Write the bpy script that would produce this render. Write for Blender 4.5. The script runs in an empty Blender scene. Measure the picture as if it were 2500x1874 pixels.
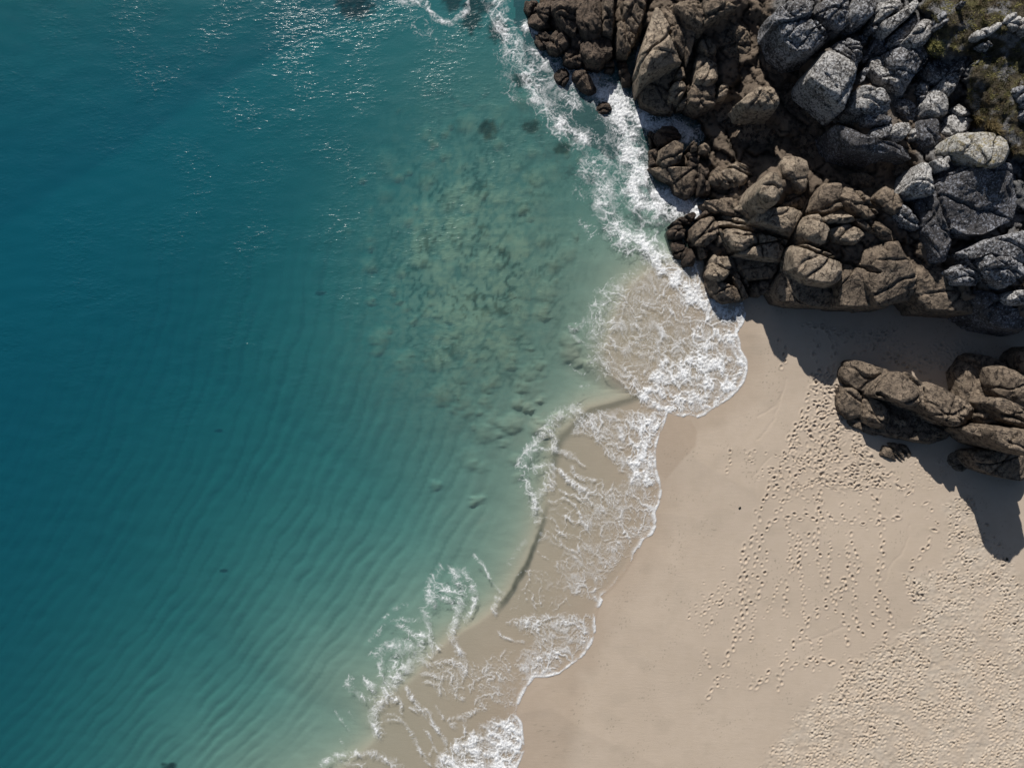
import bpy, math, random
import numpy as np
from mathutils import Vector

# ------------------------------------------------------------------ camera, sky, sun, exposure
SC = bpy.context.scene
COL = SC.collection
ALT = 80.0            # drone altitude in metres above the sea
PPM = 25.0            # photo pixels per metre at sea level
cam_d = bpy.data.cameras.new('camera')
cam_d.sensor_fit = 'HORIZONTAL'
cam_d.angle = 2 * math.atan(50.0 / ALT)
cam_d.clip_start = 0.5
cam_d.clip_end = 3000
cam = bpy.data.objects.new('camera', cam_d)
cam.location = (0, 0, ALT)
cam.rotation_euler = (0, 0, 0)
COL.objects.link(cam)
SC.camera = cam

SUN_EL = math.radians(33)
SUN_XY = (-0.27, 0.963)
SUN_DIR = Vector((SUN_XY[0] * math.cos(SUN_EL), SUN_XY[1] * math.cos(SUN_EL), math.sin(SUN_EL))).normalized()
world = bpy.data.worlds.new('World')
SC.world = world
world.use_nodes = True
wn = world.node_tree
wn.nodes.clear()
w_out = wn.nodes.new('ShaderNodeOutputWorld')
w_bg = wn.nodes.new('ShaderNodeBackground')
w_sky = wn.nodes.new('ShaderNodeTexSky')
w_sky.sky_type = 'NISHITA'
w_sky.sun_disc = False
w_sky.sun_elevation = SUN_EL
w_sky.sun_rotation = math.atan2(SUN_XY[0], SUN_XY[1])
w_bg.inputs['Strength'].default_value = 0.05
wn.links.new(w_sky.outputs[0], w_bg.inputs['Color'])
wn.links.new(w_bg.outputs[0], w_out.inputs['Surface'])

sun_d = bpy.data.lights.new('sun', 'SUN')
sun_d.energy = 5.0
sun_d.angle = math.radians(0.5)
sun_d.color = (1.0, 0.955, 0.89)
sun = bpy.data.objects.new('sun', sun_d)
sun.rotation_euler = SUN_DIR.to_track_quat('Z', 'Y').to_euler()
sun.location = (-20, 60, 90)
COL.objects.link(sun)

SC.view_settings.view_transform = 'Standard'
SC.view_settings.look = 'None'
SC.view_settings.exposure = 0.32
SC.view_settings.gamma = 1.0
SC.view_settings.use_curve_mapping = False
SC.cycles.use_denoising = True
SC.cycles.max_bounces = 4
SC.cycles.diffuse_bounces = 1
SC.cycles.glossy_bounces = 2
SC.cycles.transparent_max_bounces = 12
SC.cycles.sample_clamp_indirect = 4.0

# ------------------------------------------------------------------ numpy helpers
rng = np.random.default_rng(7)
PERM = rng.permutation(4096).astype(np.int64)

def hsh(ix, iy, iz, k=0):
    a = PERM[(ix + 17 * k) & 4095]
    a = PERM[(a + iy + 57 * k) & 4095]
    a = PERM[(a + iz + 131 * k) & 4095]
    return a

RND = rng.random(4096)
G3 = rng.normal(size=(4096, 3))
G3 /= np.linalg.norm(G3, axis=1)[:, None]

def gnoise(p):
    """gradient noise, p (N,3) -> about -1..1"""
    i = np.floor(p).astype(np.int64)
    f = p - i
    u = f * f * f * (f * (f * 6 - 15) + 10)
    res = 0
    for dx in (0, 1):
        wx = u[:, 0] if dx else 1 - u[:, 0]
        for dy in (0, 1):
            wy = u[:, 1] if dy else 1 - u[:, 1]
            for dz in (0, 1):
                wz = u[:, 2] if dz else 1 - u[:, 2]
                g = G3[hsh(i[:, 0] + dx, i[:, 1] + dy, i[:, 2] + dz)]
                d = g[:, 0] * (f[:, 0] - dx) + g[:, 1] * (f[:, 1] - dy) + g[:, 2] * (f[:, 2] - dz)
                res = res + wx * wy * wz * d
    return res * 1.6

def fbm(p, octv=4, gain=0.5, lac=2.03):
    a, s, r = 1.0, 0.0, 0
    for o in range(octv):
        r = r + a * gnoise(p + 11.3 * o)
        s += a
        a *= gain
        p = p * lac
    return r / s

def ridged(p, octv=4):
    a, s, r = 1.0, 0.0, 0
    for o in range(octv):
        r = r + a * (1 - 2 * np.abs(gnoise(p + 7.7 * o)))
        s += a
        a *= 0.5
        p = p * 2.1
    return r / s

def gnoise2(x, y):
    """2D gradient noise on flat arrays"""
    ix = np.floor(x).astype(np.int64); iy = np.floor(y).astype(np.int64)
    fx = x - ix; fy = y - iy
    u = fx * fx * fx * (fx * (fx * 6 - 15) + 10); v = fy * fy * fy * (fy * (fy * 6 - 15) + 10)
    r = 0
    for dx in (0, 1):
        for dy in (0, 1):
            a = RND[hsh(ix + dx, iy + dy, 3)] * 2 * np.pi
            r = r + (u if dx else 1 - u) * (v if dy else 1 - v) * (np.cos(a) * (fx - dx) + np.sin(a) * (fy - dy))
    return r * 1.5

def fbm2(x, y, octv=4, gain=0.5):
    a, s, r = 1.0, 0.0, 0
    for o in range(octv):
        r = r + a * gnoise2(x + 13.7 * o, y - 5.1 * o)
        s += a; a *= gain; x = x * 2.03; y = y * 2.03
    return r / s

def worley2(x, y, k=0, jit=0.9):
    ix = np.floor(x).astype(np.int64); iy = np.floor(y).astype(np.int64)
    f1 = np.full(x.shape, 9.0); f2 = np.full(x.shape, 9.0); cid = np.zeros(x.shape, np.int64)
    for dx in (-1, 0, 1):
        for dy in (-1, 0, 1):
            h = hsh(ix + dx, iy + dy, 5 + k, k)
            px = ix + dx + 0.5 + jit * (RND[h] - 0.5)
            py = iy + dy + 0.5 + jit * (RND[(h + 999) & 4095] - 0.5)
            d = np.hypot(px - x, py - y)
            m = d < f1
            f2 = np.where(m, f1, np.minimum(f2, d))
            cid = np.where(m, h, cid)
            f1 = np.where(m, d, f1)
    return f1, f2, cid

def sstep(a, b, x):
    t = np.clip((x - a) / (b - a), 0, 1)
    return t * t * (3 - 2 * t)

def seg_dist(x, y, poly, closed=False):
    """distance from points to a polyline, plus nearest arclength"""
    P = np.asarray(poly, float)
    if closed: P = np.vstack([P, P[:1]])
    best = np.full(x.shape, 1e9)
    for (ax, ay), (bx, by) in zip(P[:-1], P[1:]):
        vx, vy = bx - ax, by - ay
        t = np.clip(((x - ax) * vx + (y - ay) * vy) / (vx * vx + vy * vy + 1e-9), 0, 1)
        best = np.minimum(best, np.hypot(x - ax - t * vx, y - ay - t * vy))
    return best

def inside(x, y, poly):
    P = np.asarray(poly, float)
    r = np.zeros(x.shape, bool)
    for (ax, ay), (bx, by) in zip(P, np.roll(P, -1, 0)):
        c = (ay > y) != (by > y)
        if by != ay:
            r ^= c & (x < (bx - ax) * (y - ay) / (by - ay) + ax)
    return r

def sdist(x, y, poly):
    d = seg_dist(x, y, poly, True)
    return np.where(inside(x, y, poly), d, -d)

class Field:
    """values on a regular photo-pixel lattice, read back with bilinear interpolation"""
    def __init__(s, x0, y0, x1, y1, step, fn):
        s.x0, s.y0, s.st = x0, y0, step
        s.nx = int((x1 - x0) / step) + 2; s.ny = int((y1 - y0) / step) + 2
        X, Y = np.meshgrid(x0 + np.arange(s.nx) * float(step), y0 + np.arange(s.ny) * float(step))
        s.v = fn(X.ravel(), Y.ravel()).reshape(s.ny, s.nx)
    def __call__(s, x, y):
        u = np.clip((x - s.x0) / s.st, 0, s.nx - 1.001); v = np.clip((y - s.y0) / s.st, 0, s.ny - 1.001)
        i = u.astype(int); j = v.astype(int); a = u - i; b = v - j
        V = s.v
        return (V[j, i] * (1 - a) + V[j, i + 1] * a) * (1 - b) + (V[j + 1, i] * (1 - a) + V[j + 1, i + 1] * a) * b

def px2w(px, py, z=0.0):
    s = (ALT - z) / ALT / PPM
    return (px - 1250.0) * s, (937.0 - py) * s

def w2px(x, y, z=0.0):
    s = ALT / (ALT - z) * PPM
    return x * s + 1250.0, 937.0 - y * s

CROP = {'A': (1250, 0, .2956), 'B': (1850, 0, .2956), 'C': (1500, 280, .2956), 'D': (1850, 280, .2956),
        'E': (1850, 700, .2956), 'F': (1700, 1100, .3618), 'G': (750, 1384, .2956), 'H': (1150, 1000, .2956),
        'I': (1250, 600, .2956), 'P': (0, 0, 1.0)}
def cp(c, pts):
    ox, oy, s = CROP[c]
    return [(ox + a * s, oy + b * s) for a, b in pts]

def quads(nx, ny, keep=None):
    i = np.arange(nx - 1)[None, :] + nx * np.arange(ny - 1)[:, None]
    q = np.stack([i, i + 1, i + 1 + nx, i + nx], -1).reshape(-1, 4)
    return q if keep is None else q[keep.ravel()]

def mesh_obj(name, V, Q, mat, attrs=None, loc=(0, 0, 0), smooth=True, tris=None):
    me = bpy.data.meshes.new(name)
    V = np.asarray(V, np.float32)
    nq = 0 if Q is None else len(Q); nt = 0 if tris is None else len(tris)
    me.vertices.add(len(V)); me.vertices.foreach_set('co', V.ravel())
    li = []
    if nq: li.append(np.asarray(Q, np.int32).ravel())
    if nt: li.append(np.asarray(tris, np.int32).ravel())
    li = np.concatenate(li)
    me.loops.add(len(li)); me.loops.foreach_set('vertex_index', li)
    me.polygons.add(nq + nt)
    st = np.concatenate([np.arange(nq) * 4, nq * 4 + np.arange(nt) * 3]).astype(np.int32)
    me.polygons.foreach_set('loop_start', st)
    if smooth: me.polygons.foreach_set('use_smooth', np.ones(nq + nt, bool))
    me.update(calc_edges=True)
    me.validate()
    for k, a in (attrs or {}).items():
        a = np.asarray(a, np.float32)
        if a.ndim == 1:
            at = me.attributes.new(k, 'FLOAT', 'POINT'); at.data.foreach_set('value', a)
        else:
            at = me.attributes.new(k, 'FLOAT_COLOR', 'POINT')
            at.data.foreach_set('color', np.hstack([a, np.ones((len(a), 1), np.float32)]).ravel())
    me.materials.append(mat)
    o = bpy.data.objects.new(name, me)
    o.location = loc
    COL.objects.link(o)
    return o

def tag(o, label=None, cat=None, group=None, kind=None):
    if label: o['label'] = label
    if cat: o['category'] = cat
    if group: o['group'] = group
    if kind: o['kind'] = kind
    return o

# ------------------------------------------------------------------ materials
class NT:
    def __init__(s, name):
        s.m = bpy.data.materials.new(name); s.m.use_nodes = True
        s.t = s.m.node_tree; s.t.nodes.clear()
        s.out = s.t.nodes.new('ShaderNodeOutputMaterial')
    def n(s, typ, **kw):
        nd = s.t.nodes.new('ShaderNode' + typ)
        for k, v in kw.items(): setattr(nd, k, v)
        return nd
    def l(s, a, b): s.t.links.new(a, b)
    def put(s, sock, v):
        if hasattr(v, 'is_linked') or hasattr(v, 'links'): s.l(v, sock)
        elif isinstance(v, tuple) and len(v) == 3 and sock.type == 'RGBA': sock.default_value = (*v, 1)
        else: sock.default_value = v
    def attr(s, name, col=False):
        a = s.n('Attribute', attribute_name=name)
        return a.outputs['Color' if col else 'Fac']
    def math(s, op, a, b=0.0, c=None, clamp=False):
        m = s.n('Math', operation=op, use_clamp=clamp)
        s.put(m.inputs[0], a); s.put(m.inputs[1], b)
        if c is not None: s.put(m.inputs[2], c)
        return m.outputs[0]
    def noise(s, vec, scale, detail=4, rough=0.55, dist=0.0):
        t = s.n('TexNoise'); s.l(vec, t.inputs['Vector'])
        t.inputs['Scale'].default_value = scale; t.inputs['Detail'].default_value = detail
        t.inputs['Roughness'].default_value = rough; t.inputs['Distortion'].default_value = dist
        return t.outputs['Fac']
    def vor(s, vec, scale, feature='F1'):
        t = s.n('TexVoronoi', feature=feature); s.l(vec, t.inputs['Vector'])
        t.inputs['Scale'].default_value = scale
        return t.outputs['Distance']
    def ramp(s, fac, lo, hi, a=0.0, b=1.0):
        r = s.n('MapRange', interpolation_type='SMOOTHSTEP'); s.l(fac, r.inputs['Value'])
        r.inputs['From Min'].default_value = lo; r.inputs['From Max'].default_value = hi
        r.inputs['To Min'].default_value = a; r.inputs['To Max'].default_value = b
        return r.outputs[0]
    def mix(s, fac, a, b, mode='MIX'):
        m = s.n('Mix', data_type='RGBA', blend_type=mode)
        s.put(m.inputs[0], fac); s.put(m.inputs[6], a); s.put(m.inputs[7], b)
        return m.outputs[2]
    def pos(s): return s.n('NewGeometry').outputs['Position']
    def bump(s, h, strength, dist, prev=None):
        b = s.n('Bump'); b.inputs['Strength'].default_value = strength; b.inputs['Distance'].default_value = dist
        s.l(h, b.inputs['Height'])
        if prev is not None: s.l(prev, b.inputs['Normal'])
        return b.outputs[0]
    def principled(s, col, rough, normal=None, spec=0.3):
        p = s.n('BsdfPrincipled'); s.put(p.inputs['Base Color'], col); s.put(p.inputs['Roughness'], rough)
        p.inputs['Specular IOR Level'].default_value = spec
        if normal is not None: s.l(normal, p.inputs['Normal'])
        return p.outputs[0]
    def scaled(s, v, sc, rot=(0, 0, 0)):
        m = s.n('Mapping'); s.l(v, m.inputs['Vector']); m.inputs['Scale'].default_value = sc
        m.inputs['Rotation'].default_value = rot
        return m.outputs[0]
    def done(s, sh): s.l(sh, s.out.inputs['Surface']); return s.m

def mat_rock(name, c1, c2, c3, lichen=0.0, lichen_col=(.5, .51, .54), wetline=True, yellow=0.0):
    m = NT(name)
    P = m.pos()
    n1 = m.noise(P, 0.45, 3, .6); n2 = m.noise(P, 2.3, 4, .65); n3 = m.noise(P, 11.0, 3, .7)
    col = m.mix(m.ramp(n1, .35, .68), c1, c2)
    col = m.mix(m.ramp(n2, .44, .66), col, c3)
    col = m.mix(m.ramp(n3, .3, .75), m.mix(1.0, col, (.62, .62, .64), 'MULTIPLY'), m.mix(1.0, col, (1.25, 1.22, 1.18), 'MULTIPLY'))
    # dark lines along stretched, warped joints
    Pw = m.n('VectorMath', operation='ADD'); m.l(P, Pw.inputs[0])
    nz = m.n('TexNoise'); m.l(P, nz.inputs['Vector']); nz.inputs['Scale'].default_value = .9
    m.l(nz.outputs['Color'], Pw.inputs[1])
    cr2 = m.vor(m.scaled(Pw.outputs[0], (1, .28, .7), (.2, .1, -.8)), .9, 'DISTANCE_TO_EDGE')
    crk = m.math('MULTIPLY', m.ramp(cr2, .0, .05, 1, 0), m.ramp(n2, .40, .56))
    if lichen > 0:
        l1 = m.noise(P, 5.2, 5, .72); l2 = m.noise(P, .5, 3, .5)
        th = m.ramp(l2, .3, .7, .60 - .1 * lichen, .50 - .1 * lichen)
        f = m.math('SUBTRACT', l1, th)
        f = m.ramp(f, 0.0, .06)
        sp = m.vor(P, 4.0); sp = m.math('MULTIPLY', m.ramp(sp, .12, .2, 1, 0), m.ramp(l2, .4, .5))
        f = m.math('MAXIMUM', f, sp)
        col = m.mix(m.math('MULTIPLY', f, min(1.0, .55 + .4 * lichen)), col, lichen_col)
        if yellow > 0:
            y = m.math('MULTIPLY', m.ramp(m.noise(P, 1.6, 5, .7), .52, .64), yellow)
            col = m.mix(y, col, (.30, .24, .10))
    if wetline:
        sx = m.n('SeparateXYZ'); m.l(P, sx.inputs[0])
        zz = m.math('ADD', sx.outputs[2], m.math('MULTIPLY', n1, 2.0))
        wet = m.ramp(zz, .9, 2.6, 1, 0)
        col = m.mix(wet, col, m.mix(1.0, col, (.42, .38, .36), 'MULTIPLY'))
        rough = m.math('SUBTRACT', .92, m.math('MULTIPLY', wet, .45))
    else:
        rough = .93
    col = m.mix(m.math('MULTIPLY', crk, .6), col, (.03, .026, .024))
    h = m.math('ADD', m.math('MULTIPLY', n2, 1.0), m.math('MULTIPLY', n3, .45))
    h = m.math('SUBTRACT', h, m.math('MULTIPLY', crk, .5))
    b = m.bump(h, 1.0, .5)
    b = m.bump(m.noise(P, 26, 2, .6), .7, .06, b)
    return m.done(m.principled(col, rough, b, .25))

M = {}
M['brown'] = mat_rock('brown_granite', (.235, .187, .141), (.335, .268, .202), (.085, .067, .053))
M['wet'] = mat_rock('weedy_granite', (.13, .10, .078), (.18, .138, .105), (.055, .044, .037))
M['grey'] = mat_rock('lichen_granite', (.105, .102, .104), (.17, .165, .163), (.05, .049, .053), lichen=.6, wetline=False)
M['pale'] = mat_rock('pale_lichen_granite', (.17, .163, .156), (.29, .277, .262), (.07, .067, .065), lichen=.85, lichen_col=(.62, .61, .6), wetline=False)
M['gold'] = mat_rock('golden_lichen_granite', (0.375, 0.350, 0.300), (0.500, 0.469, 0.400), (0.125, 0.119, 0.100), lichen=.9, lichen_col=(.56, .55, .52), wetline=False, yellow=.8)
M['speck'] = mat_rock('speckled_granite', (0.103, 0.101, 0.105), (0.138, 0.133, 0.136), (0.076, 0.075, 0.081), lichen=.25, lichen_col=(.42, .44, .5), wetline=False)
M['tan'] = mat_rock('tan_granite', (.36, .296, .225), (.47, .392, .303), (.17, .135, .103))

def mat_headland():
    m = NT('headland_rock')
    P = m.pos()
    n1 = m.noise(P, .5, 5, .6); n2 = m.noise(P, 2.5, 6, .65); n3 = m.noise(P, 9, 5, .7)
    low = m.mix(m.ramp(n1, .35, .65), (.13, .102, .078), (.19, .148, .112))
    high = m.mix(m.ramp(n2, .4, .65), (.10, .098, .1), (.2, .195, .19))
    high = m.mix(m.math('MULTIPLY', m.ramp(n3, .55, .66), .7), high, (.42, .43, .46))
    sx = m.n('SeparateXYZ'); m.l(P, sx.inputs[0])
    col = m.mix(m.attr('lichen'), low, high)
    wet = m.ramp(m.math('ADD', sx.outputs[2], n1), .8, 2.2, 1, 0)
    col = m.mix(wet, col, m.mix(1.0, col, (.4, .36, .33), 'MULTIPLY'))
    turf = m.mix(m.ramp(n2, .35, .7), (.04, .034, .022), (.09, .074, .05))  # ground tones darkened to carry the shade lying over the turf
    turf = m.mix(m.ramp(n1, .5, .7), turf, (.11, .1, .045))
    col = m.mix(m.attr('turf'), col, turf)
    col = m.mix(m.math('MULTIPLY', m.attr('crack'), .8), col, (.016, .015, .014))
    b = m.bump(m.math('ADD', n2, m.math('MULTIPLY', n3, .5)), 1.0, .35)
    return m.done(m.principled(col, .92, b, .2))
M['headland'] = mat_headland()

def mat_sand():
    m = NT('beach_sand')
    P = m.pos()
    n1 = m.noise(P, .12, 4, .5); n2 = m.noise(P, 1.1, 5, .6); n3 = m.noise(P, 14, 3, .7)
    col = m.mix(m.ramp(n1, .3, .7), (.378, .312, .248), (.402, .334, .268))
    col = m.mix(m.math('MULTIPLY', m.ramp(n2, .35, .7), .35), col, (.35, .288, .222))
    col = m.mix(m.attr('dry'), col, m.mix(m.ramp(n2, .3, .7), (.41, .355, .293), (.365, .305, .242)))
    col = m.mix(m.math('MULTIPLY', m.ramp(n3, .35, .75), .25), col, (.33, .275, .22))
    col = m.mix(m.attr('wet'), col, m.mix(1.0, col, (.80, .765, .73), 'MULTIPLY'))
    col = m.mix(m.attr('stain'), col, (.14, .13, .10))
    col = m.mix(m.attr('weed'), col, (.018, .02, .018))
    rough = m.math('SUBTRACT', .95, m.math('MULTIPLY', m.attr('wet'), .3))
    st = m.noise(m.scaled(P, (1.2, 6, 1), (0, 0, .75)), .8, 5, .6)
    b = m.bump(st, .35, .03)
    b = m.bump(n3, .4, .03, b)
    return m.done(m.principled(col, rough, b, .2))
M['sand'] = mat_sand()

def mat_water():
    m = NT('sea_water')
    P = m.pos()
    # wind chop: short crests running obliquely, patchy
    a = m.noise(m.scaled(P, (.75, 1.7, 1), (0, 0, -.45)), 1.5, 3, .62)
    a = m.math('POWER', a, 3.0)
    h = m.math('MULTIPLY', a, m.attr('chop'))
    nb = m.bump(h, 1.0, .145)
    tr = m.n('BsdfTransparent'); m.l(m.attr('water_tint', True), tr.inputs['Color'])
    df = m.n('BsdfDiffuse'); m.l(m.attr('water_scatter', True), df.inputs['Color'])
    m.l(nb, df.inputs['Normal'])
    add = m.n('AddShader'); m.l(tr.outputs[0], add.inputs[0]); m.l(df.outputs[0], add.inputs[1])
    gl = m.n('BsdfGlossy'); gl.inputs['Roughness'].default_value = .30; m.l(nb, gl.inputs['Normal'])
    g2 = m.n('BsdfGlossy'); g2.inputs['Roughness'].default_value = .1; m.l(nb, g2.inputs['Normal'])
    gm = m.n('MixShader'); gm.inputs[0].default_value = .16; m.l(gl.outputs[0], gm.inputs[1]); m.l(g2.outputs[0], gm.inputs[2])
    # Schlick reflectance, the same from above and below
    dt = m.n('VectorMath', operation='DOT_PRODUCT'); m.l(nb, dt.inputs[0]); m.l(m.n('NewGeometry').outputs['Incoming'], dt.inputs[1])
    g1 = m.math('SUBTRACT', 1.0, m.math('ABSOLUTE', dt.outputs['Value']), clamp=True)
    fr = m.math('MULTIPLY_ADD', m.math('POWER', g1, 5.0), .95, .02)
    mx = m.n('MixShader'); m.l(fr, mx.inputs[0]); m.l(add.outputs[0], mx.inputs[1]); m.l(gm.outputs[0], mx.inputs[2])
    return m.done(mx.outputs[0])
M['water'] = mat_water()

def mat_foam():
    m = NT('sea_foam')
    P = m.pos()
    b = m.bump(m.noise(P, 6, 3, .7), .6, .06)
    df = m.n('BsdfDiffuse'); df.inputs['Color'].default_value = (.80, .815, .83, 1); m.l(b, df.inputs['Normal'])
    tr = m.n('BsdfTransparent')
    f = m.math('MULTIPLY', m.attr('foam'), m.ramp(m.noise(P, 9, 3, .7), .25, .62, .45, 1.0), clamp=True)
    mx = m.n('MixShader'); m.l(f, mx.inputs[0]); m.l(tr.outputs[0], mx.inputs[1]); m.l(df.outputs[0], mx.inputs[2])
    return m.done(mx.outputs[0])
M['foam'] = mat_foam()

def mat_plain(name, c1, c2, scale=3, rough=.9):
    m = NT(name); P = m.pos()
    return m.done(m.principled(m.mix(m.ramp(m.noise(P, scale, 4), .3, .7), c1, c2), rough, None, .2))
M['weed'] = mat_plain('dark_seaweed', (.012, .014, .012), (.03, .03, .022), 5)

def mat_grass():
    m = NT('grass_blades')
    a = m.attr('blade', True)
    df = m.n('BsdfDiffuse'); m.l(a, df.inputs['Color'])
    tl = m.n('BsdfTranslucent'); m.l(a, tl.inputs['Color'])
    mx = m.n('MixShader'); mx.inputs[0].default_value = .3
    m.l(df.outputs[0], mx.inputs[1]); m.l(tl.outputs[0], mx.inputs[2])
    return m.done(mx.outputs[0])
M['grass'] = mat_grass()

# ------------------------------------------------------------------ shore layout in photo pixels (sea level)
SHORE = [(2600, -900), (2100, 300), (1900, 640), (1741, 739)] + \
    [(1815, 737), (1822, 765), (1815, 789), (1799, 813), (1808, 833), (1808, 851), (1824, 878), (1825, 904),
     (1818, 930), (1803, 952), (1782, 972), (1758, 988), (1738, 998), (1722, 1012), (1702, 1020), (1682, 1012), (1667, 1018), (1645, 1013), (1631, 1005),
     (1624, 1029), (1610, 1062), (1603, 1085), (1601, 1106), (1602, 1139), (1610, 1168), (1617, 1201), (1610, 1228), (1599, 1251),
     (1603, 1270), (1602, 1284), (1593, 1304), (1570, 1318), (1555, 1352), (1531, 1393), (1499, 1434), (1475, 1455), (1463, 1485),
     (1456, 1510), (1455, 1540), (1445, 1570), (1425, 1600), (1397, 1620), (1368, 1643), (1335, 1652), (1305, 1652), (1285, 1680), (1274, 1700), (1265, 1724),
     (1261, 1743), (1275, 1762), (1277, 1789), (1283, 1827), (1264, 1869), (1230, 1930), (1180, 2020), (1000, 2400), (700, 3400)]
BORE = [(2400, -900), (2000, 300), (1800, 560), (1680, 640), (1600, 655), (1540, 700), (1500, 780), (1480, 860), (1500, 920), (1560, 967), (1501, 981), (1439, 996),
        (1401, 1030), (1369, 1059), (1357, 1127), (1342, 1189), (1327, 1266), (1310, 1316), (1280, 1384), (1250, 1437), (1221, 1479),
        (1170, 1520), (1099, 1561), (1069, 1591), (1001, 1665), (933, 1715), (927, 1798), (880, 1840), (820, 1890), (700, 1980), (300, 2600), (-300, 3400)]
SEA_POLY = SHORE + [(-4000, 3400), (-4000, -900)]
BORE_POLY = BORE + [(-4000, 3400), (-4000, -900)]
F_shore = Field(-2500, -900, 5000, 3000, 10, lambda x, y: sdist(x, y, SEA_POLY))    # >0 at sea, photo px
F_bore = Field(-2500, -900, 5000, 3000, 10, lambda x, y: sdist(x, y, BORE_POLY))
F_shore_f = Field(1150, 680, 1900, 1960, 4, lambda x, y: sdist(x, y, SEA_POLY))

def shore_d(px, py):
    m = (px > 1155) & (px < 1895) & (py > 685) & (py < 1950)
    return np.where(m, F_shore_f(px, py), F_shore(px, py))

# suspended sand clouds over the bed: (px, py, radius px, height m)
PL = []
r_ = random.Random(3)
for _ in range(330):
    a = r_.gauss(0, 1); b = r_.gauss(0, 1)
    px = 1150 + 125 * a + 25 * b; py = 640 + 150 * b
    if r_.random() < .22: px, py = 1220 + 70 * a, 950 + 130 * b
    if r_.random() < .10: px, py = 1290 + 120 * a, 420 + 90 * b
    if px > 1420: continue
    PL.append((px, py, r_.choice((r_.uniform(8, 16), r_.uniform(14, 34))), r_.uniform(.2, 1.0)))
PL += [(1410, 882, 22, .5), (1395, 880, 16, .45), (1430, 890, 18, .4), (1160, 1222, 14, .8), (1150, 1228, 10, .6), (1095, 775, 18, 1.0), (1185, 770, 22, 1.0), (1150, 800, 26, 1.0)]
# dark weed patches on the bed: px, py, rx, ry
WEED = [(870, 18, 44, 30), (845, 5, 30, 20), (1105, 5, 26, 22), (1150, 45, 26, 34), (1165, 15, 40, 22), (1192, 318, 24, 26), (1372, 362, 22, 14), (1275, 195, 28, 16), (1298, 310, 22, 16),
        (782, 716, 12, 7), (534, 1051, 12, 5), (547, 1393, 9, 5), (1215, 75, 24, 30), (415, 1868, 20, 8)]

def sand_height(px, py, detail=True):
    """bed and beach height in metres at photo-pixel positions (sea level scale)"""
    ds = shore_d(px, py) / PPM; db = F_bore(px, py) / PPM
    land = np.maximum(-ds, 0); sw = np.clip(ds, 0, 14); sea = np.maximum(db, 0)
    wig = gnoise2(px / 260, py / 260) * .6
    up = .055 * land + .012 * np.maximum(land - 14, 0)
    dn = .035 + .022 * sw * np.exp(-sea * .0) + .155 * sea + .0012 * np.maximum(sea - 18, 0) ** 2 * .9 + .25 * (1 - np.exp(-sea / 2.2)) + np.minimum(sea * .02, .35) * wig
    dn = dn + .055 * np.maximum(sea - 8, 0) * sstep(800, 1500, py)
    z = np.where(ds > 0, -dn * sstep(0, .6, ds), up)
    return z, ds, db
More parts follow.
